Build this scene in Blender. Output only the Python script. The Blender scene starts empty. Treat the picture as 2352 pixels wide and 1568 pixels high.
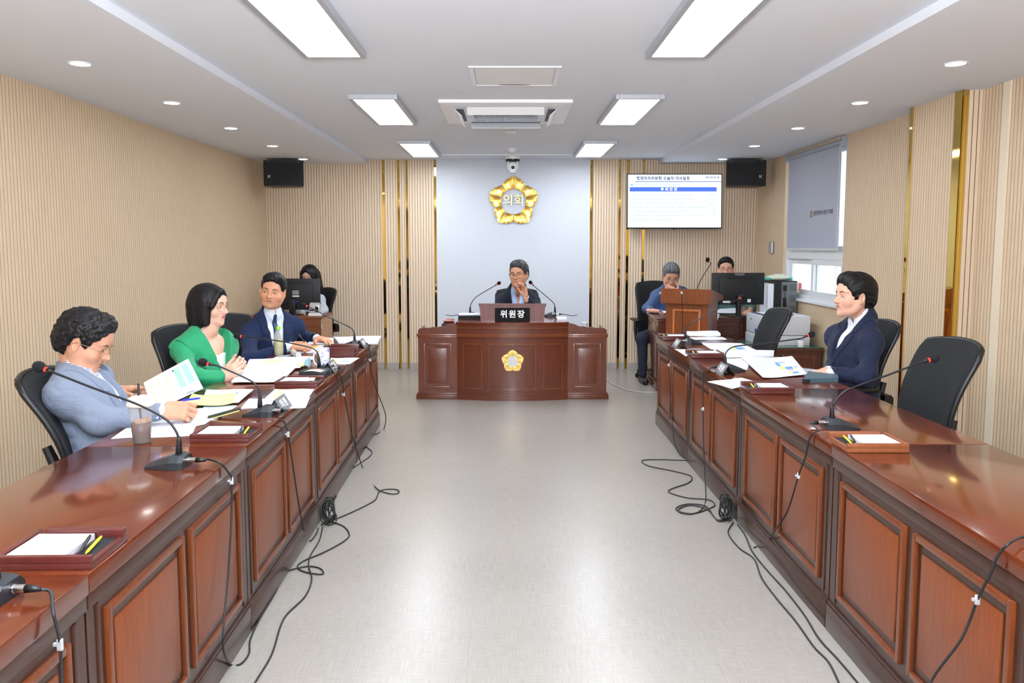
import bpy, bmesh, math, random, os, time
import numpy as np
from mathutils import Vector, Matrix, Euler
T00 = time.time()
random.seed(7)
SC = bpy.context.scene
C = SC.collection
PI = math.pi
# ------------------------------------------------------------------ camera, world, exposure
TH = math.atan(0.09)
CAMH = 1.52
cam = bpy.data.cameras.new('camera')
cam.lens = 27.55; cam.sensor_width = 36.0
cam.shift_x = 9 / 2352; cam.shift_y = -56 / 2352
cam.clip_start = 0.05
camo = bpy.data.objects.new('camera', cam); C.objects.link(camo)
camo.location = (0, 0, CAMH); camo.rotation_euler = (PI / 2 - TH, 0, 0)
SC.camera = camo
SC.view_settings.view_transform = 'Standard'
SC.view_settings.look = 'None'
SC.view_settings.gamma = 1.0
SC.view_settings.use_curve_mapping = False
SC.view_settings.exposure = 0.48
try:
    SC.cycles.max_bounces = 7
    SC.cycles.adaptive_threshold = 0.02
    SC.cycles.use_adaptive_sampling = True
    SC.cycles.adaptive_min_samples = 16
    SC.cycles.diffuse_bounces = 3
    SC.cycles.glossy_bounces = 3
    SC.cycles.transmission_bounces = 8
    SC.cycles.transparent_max_bounces = 16
    SC.cycles.caustics_reflective = False
    SC.cycles.caustics_refractive = False
    SC.cycles.sample_clamp_indirect = 6.0
except Exception:
    pass
wd = bpy.data.worlds.new('world'); SC.world = wd; wd.use_nodes = True
wd.node_tree.nodes['Background'].inputs[0].default_value = (0.86, 0.94, 1.0, 1)
wd.node_tree.nodes['Background'].inputs[1].default_value = 1.6
PANEL_E = 21.0      # luminous ceiling panels
DOWN_E = 22.0      # recessed round downlights
def area(name, loc, rot, sx, sy, power, col=(1, 1, 1)):
    l = bpy.data.lights.new(name, 'AREA'); l.shape = 'RECTANGLE'; l.size = sx; l.size_y = sy
    l.energy = power; l.color = col
    o = bpy.data.objects.new(name, l); C.objects.link(o); o.location = loc; o.rotation_euler = rot
    return o
# the photographer's flash, bounced off the ceiling behind the camera
area('flash_bounce', (0.05, -0.35, 1.80), (math.radians(155), 0, 0), .5, .5, 330, (0.90, 0.94, 1.0))

# ------------------------------------------------------------------ measured ray -> point on a real plane
def pt(px, py, z=None, y=None, x=None, W=None):
    a = (px - 1167) / 1800; b = (728 - py) / 1800
    d = Vector((a, math.cos(TH) + b * math.sin(TH), -math.sin(TH) + b * math.cos(TH)))
    o = Vector((0, 0, CAMH))
    if z is not None: t = (z - CAMH) / d.z
    elif y is not None: t = y / d.y
    elif x is not None: t = x / d.x
    else: t = W
    return o + d * t

# ------------------------------------------------------------------ materials
def lin(c):
    return tuple(((v / 255) / 12.92 if v / 255 <= .04045 else ((v / 255 + .055) / 1.055) ** 2.4) for v in c[:3]) + (1,)
MATS = {}
def nodes(name):
    m = bpy.data.materials.new(name); m.use_nodes = True
    nt = m.node_tree; b = nt.nodes['Principled BSDF']
    return m, nt, b
def mat(name, rgb, rough=.5, metal=0, spec=.5, noise=0, nscale=30, bump=0, bscale=80, coat=0, trans=0, alpha=1, emit=0, sheen=0, sss=0, ior=1.45, stretch=None):
    if name in MATS: return MATS[name]
    m, nt, b = nodes(name)
    col = lin(rgb)
    b.inputs['Base Color'].default_value = col
    b.inputs['Roughness'].default_value = rough
    b.inputs['Metallic'].default_value = metal
    b.inputs['IOR'].default_value = ior
    b.inputs['Specular IOR Level'].default_value = spec
    if coat: b.inputs['Coat Weight'].default_value = coat; b.inputs['Coat Roughness'].default_value = .06
    if trans: b.inputs['Transmission Weight'].default_value = trans
    if alpha < 1: b.inputs['Alpha'].default_value = alpha
    if sheen: b.inputs['Sheen Weight'].default_value = sheen
    if sss:
        b.inputs['Subsurface Weight'].default_value = sss
        b.inputs['Subsurface Radius'].default_value = (.012, .005, .003)
        b.inputs['Subsurface Scale'].default_value = 1.0
    if emit:
        b.inputs['Emission Color'].default_value = col; b.inputs['Emission Strength'].default_value = emit
    if noise or bump:
        tc = nt.nodes.new('ShaderNodeTexCoord'); mp = nt.nodes.new('ShaderNodeMapping')
        nt.links.new(tc.outputs['Object'], mp.inputs[0])
        if stretch: mp.inputs['Scale'].default_value = stretch
        n = nt.nodes.new('ShaderNodeTexNoise'); n.inputs['Scale'].default_value = nscale; n.inputs['Detail'].default_value = 4
        nt.links.new(mp.outputs[0], n.inputs[0])
        if noise:
            mx = nt.nodes.new('ShaderNodeMix'); mx.data_type = 'RGBA'; mx.blend_type = 'MIX'
            mx.inputs[6].default_value = tuple(max(0, c * (1 - noise)) for c in col[:3]) + (1,)
            mx.inputs[7].default_value = tuple(min(1, c * (1 + noise)) for c in col[:3]) + (1,)
            nt.links.new(n.outputs['Fac'], mx.inputs[0]); nt.links.new(mx.outputs[2], b.inputs['Base Color'])
        if bump:
            n2 = nt.nodes.new('ShaderNodeTexNoise'); n2.inputs['Scale'].default_value = bscale; n2.inputs['Detail'].default_value = 3
            nt.links.new(mp.outputs[0], n2.inputs[0])
            bp = nt.nodes.new('ShaderNodeBump'); bp.inputs['Strength'].default_value = bump; bp.inputs['Distance'].default_value = .01
            nt.links.new(n2.outputs['Fac'], bp.inputs['Height']); nt.links.new(bp.outputs[0], b.inputs['Normal'])
    MATS[name] = m
    return m
def math_node(nt, op, a, b=None, c=None):
    n = nt.nodes.new('ShaderNodeMath'); n.operation = op
    for i, v in enumerate((a, b, c)):
        if v is None: continue
        if isinstance(v, (int, float)): n.inputs[i].default_value = v
        else: nt.links.new(v, n.inputs[i])
    return n.outputs[0]
def mixc(nt, f, a, b):
    mx = nt.nodes.new('ShaderNodeMix'); mx.data_type = 'RGBA'
    for i, v in ((0, f), (6, a), (7, b)):
        if isinstance(v, (int, float, tuple)): mx.inputs[i].default_value = v
        else: nt.links.new(v, mx.inputs[i])
    return mx.outputs[2]
def wood(name, dark, light, rough=.35, coat=.0, vert=True, scale=6, spec=.5):
    if name in MATS: return MATS[name]
    m, nt, b = nodes(name)
    tc = nt.nodes.new('ShaderNodeTexCoord'); mp = nt.nodes.new('ShaderNodeMapping')
    nt.links.new(tc.outputs['Object'], mp.inputs[0])
    mp.inputs['Scale'].default_value = (9, 9, .8) if vert else (2, 1, 9)
    n = nt.nodes.new('ShaderNodeTexNoise'); n.inputs['Scale'].default_value = scale; n.inputs['Detail'].default_value = 8
    n.inputs['Roughness'].default_value = .65
    nt.links.new(mp.outputs[0], n.inputs[0])
    n3 = nt.nodes.new('ShaderNodeTexNoise'); n3.inputs['Scale'].default_value = 3; n3.inputs['Detail'].default_value = 3
    nt.links.new(tc.outputs['Object'], n3.inputs[0])
    f = math_node(nt, 'MULTIPLY_ADD', n.outputs['Fac'], 1.6, -.3)
    f = math_node(nt, 'MULTIPLY_ADD', n3.outputs['Fac'], .4, math_node(nt, 'SUBTRACT', f, .2))
    f = math_node(nt, 'MINIMUM', math_node(nt, 'MAXIMUM', f, 0), 1)
    nt.links.new(mixc(nt, f, lin(dark), lin(light)), b.inputs['Base Color'])
    b.inputs['Roughness'].default_value = rough
    b.inputs['Specular IOR Level'].default_value = spec
    if coat: b.inputs['Coat Weight'].default_value = coat; b.inputs['Coat Roughness'].default_value = .09
    MATS[name] = m
    return m
def slat_mat(name, base, groove, axis, pitch, frac=.1, off=0.0):
    m, nt, b = nodes(name)
    g = nt.nodes.new('ShaderNodeNewGeometry'); s = nt.nodes.new('ShaderNodeSeparateXYZ')
    nt.links.new(g.outputs['Position'], s.inputs[0])
    u = math_node(nt, 'FRACT', math_node(nt, 'MULTIPLY_ADD', s.outputs[axis], 1 / pitch, 100 + off))
    d = math_node(nt, 'ABSOLUTE', math_node(nt, 'SUBTRACT', u, .5))
    f = nt.nodes.new('ShaderNodeMapRange'); f.inputs['From Min'].default_value = .5 - frac * .62; f.inputs['From Max'].default_value = .5 - frac * .4
    nt.links.new(d, f.inputs[0])
    mp = nt.nodes.new('ShaderNodeMapping'); mp.inputs['Scale'].default_value = (40, 40, 1.6)
    nt.links.new(g.outputs['Position'], mp.inputs[0])
    n = nt.nodes.new('ShaderNodeTexNoise'); n.inputs['Scale'].default_value = 3; n.inputs['Detail'].default_value = 5
    nt.links.new(mp.outputs[0], n.inputs[0])
    mr = nt.nodes.new('ShaderNodeMapRange'); mr.inputs['From Min'].default_value = .3; mr.inputs['From Max'].default_value = .75
    nt.links.new(n.outputs['Fac'], mr.inputs[0])
    l1 = lin(base); l0 = tuple(v * k for v, k in zip(l1[:3], (.86, .82, .76))) + (1,)
    wc = mixc(nt, mr.outputs[0], l1, l0)
    nt.links.new(mixc(nt, f.outputs[0], wc, lin(groove)), b.inputs['Base Color'])
    bp = nt.nodes.new('ShaderNodeBump'); bp.invert = True; bp.inputs['Strength'].default_value = .8; bp.inputs['Distance'].default_value = .006
    nt.links.new(f.outputs[0], bp.inputs['Height']); nt.links.new(bp.outputs[0], b.inputs['Normal'])
    b.inputs['Roughness'].default_value = .55; b.inputs['Specular IOR Level'].default_value = .35
    MATS[name] = m
    return m
def emis(name, rgb, s):
    if name in MATS: return MATS[name]
    m = bpy.data.materials.new(name); m.use_nodes = True; nt = m.node_tree
    nt.nodes.remove(nt.nodes['Principled BSDF'])
    e = nt.nodes.new('ShaderNodeEmission'); e.inputs[0].default_value = lin(rgb); e.inputs[1].default_value = s
    nt.links.new(e.outputs[0], nt.nodes['Material Output'].inputs[0])
    MATS[name] = m
    return m
def attr_mat(name, rough=.5, spec=.4, sss=0, sheen=0, weave=0, wscale=300, crease=.4):
    """base colour read from the per-vertex 'tint' of the mesh (skin, lips, cloth stripes)"""
    if name in MATS: return MATS[name]
    m, nt, b = nodes(name)
    a = nt.nodes.new('ShaderNodeAttribute'); a.attribute_name = 'tint'
    col = a.outputs['Color']
    if weave:
        tc = nt.nodes.new('ShaderNodeTexCoord')
        n = nt.nodes.new('ShaderNodeTexNoise'); n.inputs['Scale'].default_value = wscale; n.inputs['Detail'].default_value = 3
        nt.links.new(tc.outputs['Object'], n.inputs[0])
        hsv = nt.nodes.new('ShaderNodeHueSaturation')
        v = math_node(nt, 'MULTIPLY_ADD', n.outputs['Fac'], weave * 2, 1 - weave)
        nt.links.new(v, hsv.inputs['Value']); nt.links.new(col, hsv.inputs['Color'])
        col = hsv.outputs[0]
        bp = nt.nodes.new('ShaderNodeBump'); bp.inputs['Strength'].default_value = .25; bp.inputs['Distance'].default_value = .003
        nt.links.new(n.outputs['Fac'], bp.inputs['Height'])
        n2 = nt.nodes.new('ShaderNodeTexNoise'); n2.inputs['Scale'].default_value = 6; n2.inputs['Detail'].default_value = 3; n2.inputs['Distortion'].default_value = 1.2
        nt.links.new(tc.outputs['Object'], n2.inputs[0])
        rg = math_node(nt, 'ABSOLUTE', math_node(nt, 'SUBTRACT', n2.outputs['Fac'], .5))
        b2 = nt.nodes.new('ShaderNodeBump'); b2.inputs['Strength'].default_value = crease; b2.inputs['Distance'].default_value = .05
        nt.links.new(rg, b2.inputs['Height']); nt.links.new(bp.outputs[0], b2.inputs['Normal']); nt.links.new(b2.outputs[0], b.inputs['Normal'])
    nt.links.new(col, b.inputs['Base Color'])
    b.inputs['Roughness'].default_value = rough; b.inputs['Specular IOR Level'].default_value = spec
    if sss:
        b.inputs['Subsurface Weight'].default_value = sss
        b.inputs['Subsurface Radius'].default_value = (.010, .004, .0025); b.inputs['Subsurface Scale'].default_value = 1
    if sheen: b.inputs['Sheen Weight'].default_value = sheen
    MATS[name] = m
    return m
# ------------------------------------------------------------------ mesh builder
class MB:
    def __init__(s, M=None): s.v = []; s.f = []; s.m = []; s.M = M; s.mi = 0
    def add(s, vs, fs, M=None):
        k = len(s.v)
        for p in vs:
            p = Vector(p)
            if M is not None: p = M @ p
            if s.M is not None: p = s.M @ p
            s.v.append(p)
        for f in fs: s.f.append([i + k for i in f]); s.m.append(s.mi)
        return s
    def box(s, x0, x1, y0, y1, z0, z1, M=None, bev=0):
        if x1 < x0: x0, x1 = x1, x0
        if y1 < y0: y0, y1 = y1, y0
        if z1 < z0: z0, z1 = z1, z0
        if bev <= 0:
            vs = [(x, y, z) for z in (z0, z1) for y in (y0, y1) for x in (x0, x1)]
            return s.add(vs, [(0, 2, 3, 1), (4, 5, 7, 6), (0, 1, 5, 4), (2, 6, 7, 3), (0, 4, 6, 2), (1, 3, 7, 5)], M)
        b = min(bev, (x1 - x0) / 2.01, (y1 - y0) / 2.01, (z1 - z0) / 2.01)
        bm = bmesh.new(); bmesh.ops.create_cube(bm, size=1)
        for v in bm.verts: v.co = Vector((x0 + (v.co.x + .5) * (x1 - x0), y0 + (v.co.y + .5) * (y1 - y0), z0 + (v.co.z + .5) * (z1 - z0)))
        bmesh.ops.bevel(bm, geom=bm.edges[:], offset=b, segments=2, profile=.6, affect='EDGES')
        bm.verts.index_update()
        s.add([v.co.copy() for v in bm.verts], [[v.index for v in f.verts] for f in bm.faces], M); bm.free()
        return s
    def prism(s, pts, d0, d1, axis='y', M=None):
        """outline extruded along an axis; pts are the two other coordinates in order"""
        n = len(pts)
        def mk(p, d):
            return (d, p[0], p[1]) if axis == 'x' else ((p[0], d, p[1]) if axis == 'y' else (p[0], p[1], d))
        vs = [mk(p, d0) for p in pts] + [mk(p, d1) for p in pts]
        fs = [list(range(n)), list(range(2 * n - 1, n - 1, -1))] + [[i, i + n, (i + 1) % n + n, (i + 1) % n] for i in range(n)]
        return s.add(vs, fs, M)
    def cyl(s, a, b, r0, r1=None, n=16, caps=True, M=None):
        return s.tube([a, b], [r0, r0 if r1 is None else r1], n, caps, M)
    def tube(s, path, r, n=8, caps=True, M=None, flat=None):
        P = [Vector(p) for p in path]
        if isinstance(r, (int, float)): r = [r] * len(P)
        t = (P[1] - P[0]).normalized()
        up = Vector((0, 0, 1)) if abs(t.z) < .9 else Vector((1, 0, 0))
        nx = t.cross(up).normalized()
        vs = []; fs = []
        for i, p in enumerate(P):
            t = (P[min(i + 1, len(P) - 1)] - P[max(i - 1, 0)]).normalized()
            nx = (nx - t * nx.dot(t)).normalized(); ny = t.cross(nx)
            for k in range(n):
                a = 2 * PI * k / n
                vs.append(p + nx * (math.cos(a) * r[i]) + ny * (math.sin(a) * r[i] * (flat or 1)))
        for i in range(len(P) - 1):
            for k in range(n):
                k2 = (k + 1) % n
                fs.append([i * n + k, i * n + k2, (i + 1) * n + k2, (i + 1) * n + k])
        if caps:
            fs.append(list(range(n))[::-1]); fs.append([(len(P) - 1) * n + k for k in range(n)])
        return s.add(vs, fs, M)
    def lathe(s, prof, n=24, M=None):
        vs = []; fs = []
        for r, z in prof:
            for k in range(n): a = 2 * PI * k / n; vs.append((r * math.cos(a), r * math.sin(a), z))
        for i in range(len(prof) - 1):
            for k in range(n):
                k2 = (k + 1) % n
                fs.append([i * n + k, i * n + k2, (i + 1) * n + k2, (i + 1) * n + k])
        if prof[0][0] > 1e-6: fs.append(list(range(n))[::-1])
        if prof[-1][0] > 1e-6: fs.append([(len(prof) - 1) * n + k for k in range(n)])
        return s.add(vs, fs, M)
    def ball(s, c, r, n=14, M=None):
        r = (r, r, r) if isinstance(r, (int, float)) else r
        prof = [(math.sin(PI * i / n), -math.cos(PI * i / n)) for i in range(n + 1)]
        T = Matrix.Translation(c) @ Matrix.Diagonal((r[0], r[1], r[2], 1))
        if M is not None: T = M @ T
        return s.lathe(prof, n + 4, T)
    def quad(s, a, b, c, d, M=None): return s.add([a, b, c, d], [(0, 1, 2, 3)], M)
    def sheet(s, fn, nu, nv, th=0.0006, M=None):
        """curved thin sheet fn(u,v)->point, with thickness"""
        P = [[Vector(fn(i / nu, j / nv)) for j in range(nv + 1)] for i in range(nu + 1)]
        vs = []; fs = []
        for i in range(nu + 1):
            for j in range(nv + 1):
                du = P[min(i + 1, nu)][j] - P[max(i - 1, 0)][j]; dv = P[i][min(j + 1, nv)] - P[i][max(j - 1, 0)]
                nn = du.cross(dv).normalized()
                vs.append(P[i][j] + nn * th / 2); vs.append(P[i][j] - nn * th / 2)
        I = lambda i, j, k: (i * (nv + 1) + j) * 2 + k
        for i in range(nu):
            for j in range(nv):
                fs.append([I(i, j, 0), I(i + 1, j, 0), I(i + 1, j + 1, 0), I(i, j + 1, 0)])
                fs.append([I(i, j, 1), I(i, j + 1, 1), I(i + 1, j + 1, 1), I(i + 1, j, 1)])
        for i in range(nu):
            fs.append([I(i, 0, 0), I(i, 0, 1), I(i + 1, 0, 1), I(i + 1, 0, 0)]); fs.append([I(i, nv, 1), I(i, nv, 0), I(i + 1, nv, 0), I(i + 1, nv, 1)])
        for j in range(nv):
            fs.append([I(0, j, 1), I(0, j, 0), I(0, j + 1, 0), I(0, j + 1, 1)]); fs.append([I(nu, j, 0), I(nu, j, 1), I(nu, j + 1, 1), I(nu, j + 1, 0)])
        return s.add(vs, fs, M)
    def build(s, name, m, parent=None, world=False, smooth=False, auto=False):
        me = bpy.data.meshes.new(name)
        off = wloc(parent) if (world and parent) else Vector((0, 0, 0))
        top = parent is None
        V = [v - off for v in s.v]
        loc = Vector((0, 0, 0))
        if top and V:
            xs = [v.x for v in V]; ys = [v.y for v in V]; zs = [v.z for v in V]
            loc = Vector(((min(xs) + max(xs)) / 2, (min(ys) + max(ys)) / 2, min(zs)))
            V = [v - loc for v in V]
        me.from_pydata([tuple(v) for v in V], [], s.f)
        for mm in (m if isinstance(m, (list, tuple)) else [m]): me.materials.append(mm)
        me.polygons.foreach_set('material_index', s.m)
        bm = bmesh.new(); bm.from_mesh(me)
        bmesh.ops.recalc_face_normals(bm, faces=bm.faces[:])
        bm.to_mesh(me); bm.free()
        if smooth or auto:
            me.polygons.foreach_set('use_smooth', [True] * len(me.polygons))
            if auto:
                try: me.set_sharp_from_angle(angle=math.radians(35))
                except Exception: pass
        me.update()
        o = bpy.data.objects.new(name, me); C.objects.link(o)
        o.location = loc
        if parent: o.parent = parent
        return o
def wloc(o):
    v = Vector((0, 0, 0))
    while o is not None: v = v + o.location; o = o.parent
    return v
def tag(o, label=None, cat=None, group=None, kind=None):
    if label: o['label'] = label
    if cat: o['category'] = cat
    if group: o['group'] = group
    if kind: o['kind'] = kind
    return o
def thing(name, label, cat, loc=(0, 0, 0), rz=0, group=None):
    o = bpy.data.objects.new(name, None); C.objects.link(o); o.empty_display_size = .1
    o.location = loc; o.rotation_euler = (0, 0, rz)
    return tag(o, label, cat, group)
def struct(name, mb, m, **k):
    return tag(mb.build(name, m, **k), kind='structure')
def dup(o, loc=None, rz=None, label=None, parent=None):
    c = o.copy(); C.objects.link(c)
    if parent is not None: c.parent = parent
    if loc is not None: c.location = loc
    if rz is not None: c.rotation_euler = (0, 0, rz)
    if label: c['label'] = label
    for ch in [x for x in KIDS.get(o.name, [])]: dup(ch, parent=c)
    return c
KIDS = {}
def note_kids(o):
    """remember the children of a thing so that copies can be made from it"""
    ks = [x for x in bpy.data.objects if x.parent is o]
    KIDS[o.name] = ks
    for k in ks: note_kids(k)
def text_into(mb, s, size, M, depth=.001, spacing=1.0, align='CENTER', bold=0.0, sx=1.0):
    cu = bpy.data.curves.new('t', 'FONT'); cu.body = s; cu.size = size; cu.extrude = depth / 2; cu.align_x = align; cu.align_y = 'CENTER'
    cu.space_character = spacing; cu.offset = bold; cu.resolution_u = 3
    o = bpy.data.objects.new('t', cu); C.objects.link(o)
    dg = bpy.context.evaluated_depsgraph_get()
    me = bpy.data.meshes.new_from_object(o.evaluated_get(dg))
    T = M @ Matrix.Diagonal((sx, 1, 1, 1))
    mb.add([v.co.copy() for v in me.vertices], [list(p.vertices) for p in me.polygons], T)
    bpy.data.objects.remove(o); bpy.data.curves.remove(cu); bpy.data.meshes.remove(me)
def basis(o, x, y, z):
    return Matrix(((x[0], y[0], z[0], o[0]), (x[1], y[1], z[1], o[1]), (x[2], y[2], z[2], o[2]), (0, 0, 0, 1)))
def smooth_path(P, k=6):
    P = [Vector(p) for p in P]; out = []
    for i in range(len(P) - 1):
        p0 = P[max(i - 1, 0)]; p1 = P[i]; p2 = P[i + 1]; p3 = P[min(i + 2, len(P) - 1)]
        for j in range(k):
            t = j / k
            out.append(.5 * ((2 * p1) + (p2 - p0) * t + (2 * p0 - 5 * p1 + 4 * p2 - p3) * t * t + (3 * p1 - p0 - 3 * p2 + p3) * t ** 3))
    out.append(P[-1]); return out
# ------------------------------------------------------------------ the room
YB, YF, XL, XR, ZC, ZS = 9.71, -3.2, -2.966, 3.06, 2.573, 2.525
SXL, SXR = -1.72, 1.85
WOODC = (232, 212, 187); GRV = (120, 92, 70)
m_back = slat_mat('slat_wall_back', WOODC, GRV, 0, .0335, .13)
m_side = slat_mat('slat_wall_side', (231, 208, 177), (180, 152, 122), 1, .0335, .15)
m_ceil = mat('ceiling_paint', (236, 240, 248), .7, spec=.2, noise=.015, nscale=3)
m_gold = mat('gold_mirror', (222, 186, 96), .04, metal=1)
m_white = mat('white_plastic', (240, 241, 244), .35)
m_frame = mat('window_white', (232, 234, 238), .3)
m_alu = mat('light_frame', (186, 190, 198), .35, metal=.2)
m_base = mat('grey_baseboard', (172, 164, 158), .5)
m_panelw = mat('pale_panel', (206, 211, 220), .6, noise=.03, nscale=14, bump=.15, bscale=120, stretch=(3, 3, .5))
def floor_mat():
    m, nt, b = nodes('floor_vinyl')
    g = nt.nodes.new('ShaderNodeNewGeometry')
    mp = nt.nodes.new('ShaderNodeMapping'); mp.inputs['Scale'].default_value = (260, 9, 1); nt.links.new(g.outputs['Position'], mp.inputs[0])
    n = nt.nodes.new('ShaderNodeTexNoise'); n.inputs['Scale'].default_value = 1; n.inputs['Detail'].default_value = 4; nt.links.new(mp.outputs[0], n.inputs[0])
    mp2 = nt.nodes.new('ShaderNodeMapping'); mp2.inputs['Scale'].default_value = (14, 200, 1); nt.links.new(g.outputs['Position'], mp2.inputs[0])
    n2 = nt.nodes.new('ShaderNodeTexNoise'); n2.inputs['Scale'].default_value = 1; n2.inputs['Detail'].default_value = 3; nt.links.new(mp2.outputs[0], n2.inputs[0])
    n3 = nt.nodes.new('ShaderNodeTexNoise'); n3.inputs['Scale'].default_value = 1.2; nt.links.new(g.outputs['Position'], n3.inputs[0])
    f = math_node(nt, 'ADD', math_node(nt, 'MULTIPLY', n.outputs['Fac'], .5), math_node(nt, 'MULTIPLY', n2.outputs['Fac'], .4))
    f = math_node(nt, 'MULTIPLY_ADD', n3.outputs['Fac'], .25, f)
    mr = nt.nodes.new('ShaderNodeMapRange'); mr.inputs['From Min'].default_value = .35; mr.inputs['From Max'].default_value = .8; nt.links.new(f, mr.inputs[0])
    c = mixc(nt, mr.outputs[0], lin((137, 131, 123)), lin((169, 163, 154)))
    s = nt.nodes.new('ShaderNodeSeparateXYZ'); nt.links.new(g.outputs['Position'], s.inputs[0])
    u = math_node(nt, 'ABSOLUTE', math_node(nt, 'SUBTRACT', math_node(nt, 'FRACT', math_node(nt, 'MULTIPLY_ADD', s.outputs[0], 1 / .457, 20.32)), .5))
    v = math_node(nt, 'ABSOLUTE', math_node(nt, 'SUBTRACT', math_node(nt, 'FRACT', math_node(nt, 'MULTIPLY_ADD', s.outputs[1], 1 / 1.83, 20.4)), .5))
    sm = math_node(nt, 'MAXIMUM', math_node(nt, 'GREATER_THAN', u, .4978), math_node(nt, 'GREATER_THAN', v, .4994))
    c = mixc(nt, math_node(nt, 'MULTIPLY', sm, .3), c, lin((120, 112, 106)))
    nt.links.new(c, b.inputs['Base Color'])
    b.inputs['Roughness'].default_value = .28; b.inputs['Specular IOR Level'].default_value = .45
    bp = nt.nodes.new('ShaderNodeBump'); bp.inputs['Strength'].default_value = .12; bp.inputs['Distance'].default_value = .002
    nt.links.new(f, bp.inputs['Height']); nt.links.new(bp.outputs[0], b.inputs['Normal'])
    return m
struct('floor', MB().box(XL - .1, XR + .2, YF - .1, YB + .1, -.08, 0), floor_mat())
struct('ceiling', MB().box(SXL, SXR, YF, YB, ZC, ZC + .08), m_ceil)
struct('ceiling', MB().box(XL, SXL, YF, YB, ZS, ZC + .08), m_ceil)
struct('ceiling', MB().box(SXR, XR + .12, YF, YB, ZS, ZC + .08), m_ceil)
struct('wall_back', MB().box(XL - .1, XR + .2, YB, YB + .1, 0, ZC + .08), m_back)
struct('wall_left', MB().box(XL - .1, XL, YF, YB, 0, ZC + .08), m_side)
struct('wall_front', MB().box(XL - .1, XR + .2, YF - .1, YF, 0, ZC + .08), mat('front_wall', (214, 196, 172), .6))
WY0, WY1, WZ0, WZ1 = 7.18, 8.74, .97, 2.49
w = MB()
w.box(XR, XR + .12, YF, WY0, 0, ZC + .08); w.box(XR, XR + .12, WY1, YB, 0, ZC + .08)
w.box(XR, XR + .12, WY0, WY1, 0, WZ0); w.box(XR, XR + .12, WY0, WY1, WZ1, ZC + .08)
struct('wall_right', w, m_side)
# pilaster on the right wall with its mirror strips
PX, PY0, PY1 = 2.937, 5.17, 5.81
struct('trim_1', MB().box(PX, XR, PY0, PY1, 0, ZS), m_side)
struct('trim_2', MB().box(PX + .038, XR, PY0 - .012, PY0, 0, ZS), slat_mat('slat_pilaster_front', WOODC, (105, 78, 60), 0, .0335, .13, .35))
struct('trim_3', MB().box(PX - .004, PX + .036, PY0 - .01, PY0 - .001, 0, ZS), m_gold)
struct('trim_3', MB().box(PX - .008, PX - .001, PY0 - .01, PY0 + .07, 0, ZS), m_gold)
struct('trim_3', MB().box(PX - .008, PX - .001, PY1 - .03, PY1 + .004, 0, ZS), m_gold)
struct('trim_4', MB().box(XR - .012, XR, 4.86, 4.93, .0, ZS), mat('pale_trim', (236, 222, 196), .5))
# back wall: proud slat panels, gold mirror strips, pale centre panel
def bx(px): return pt(px, 631, y=YB).x
for a, b in ((887, 915), (940, 998.6), (1359, 1417.5), (1443, 1472.5)):
    struct('trim_5', MB().box(bx(a), bx(b), YB - .035, YB, .0, ZC), m_back)
for a, b in ((880.6, 887), (915, 920.5), (934, 940), (998.6, 1004.4), (1353, 1359), (1417.5, 1424), (1436.5, 1443), (1472.5, 1478.5)):
    struct('trim_6', MB().box(bx(a), bx(b), YB - .006, YB, 0, ZC), m_gold)
struct('trim_7', MB().box(bx(1004.6), bx(1352.8), YB - .06, YB, 0, ZC, bev=.003), m_panelw)
bb = [(XL, bx(880)), (bx(887.5), bx(915)), (bx(921), bx(934)), (bx(940.5), bx(998)), (bx(1359.5), bx(1417)), (bx(1424.5), bx(1436)), (bx(1443.5), bx(1472)), (bx(1479), XR)]
for i, (a, b) in enumerate(bb):
    struct('baseboard_back', MB().box(a, b, YB - (.042 if i in (1, 3, 4, 6) else .01), YB, 0, .078), m_base)
struct('baseboard_left', MB().box(XL, XL + .01, YF, YB, 0, .078), m_base)
struct('baseboard_right', MB().box(XR - .01, XR, YF, YB, 0, .078), m_base)
# ------------------------------------------------------------------ window, frame, blind
wf = MB(); X0, X1 = 3.085, 3.16
for a, b, c, d in ((WY0, WY0 + .05, WZ0, WZ1), (WY1 - .05, WY1, WZ0, WZ1), (WY0 + .05, WY1 - .05, WZ0, WZ0 + .045), (WY0 + .05, WY1 - .05, WZ1 - .04, WZ1), (WY0 + .05, WY1 - .05, 1.39, 1.47)):
    wf.box(X0, X1, a, b, c, d, bev=.004)
win = struct('window_1', wf, m_frame)
s = MB()
def sash(x, y0, y1, z0, z1, r=.055):
    s.box(x, x + .03, y0, y0 + r, z0, z1, bev=.003); s.box(x, x + .03, y1 - r, y1, z0, z1, bev=.003)
    s.box(x, x + .03, y0 + r, y1 - r, z0, z0 + r, bev=.003); s.box(x, x + .03, y0 + r, y1 - r, z1 - r, z1, bev=.003)
sash(3.125, 7.93, 8.69, 1.015, 1.39); sash(3.09, 7.23, 8.0, 1.015, 1.39); sash(3.10, 7.23, 7.96, 1.47, 2.45); sash(3.12, 7.93, 8.69, 1.47, 2.45)
s.build('sash', m_frame, win, world=True)
g = MB()
g.box(3.14, 3.145, 7.97, 8.65, 1.06, 1.35); g.box(3.105, 3.11, 7.27, 7.96, 1.06, 1.35); g.box(3.115, 3.12, 7.27, 8.65, 1.5, 2.4)
g.build('pane', mat('window_glass', (235, 248, 250), .02, alpha=.12), win, world=True)
si = MB(); si.box(XR - .03, X0 + .01, WY0 - .0, WY1, WZ0 - .02, WZ0 + .004, bev=.004)
tag(si.build('trim_8', m_frame), kind='structure')
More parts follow.
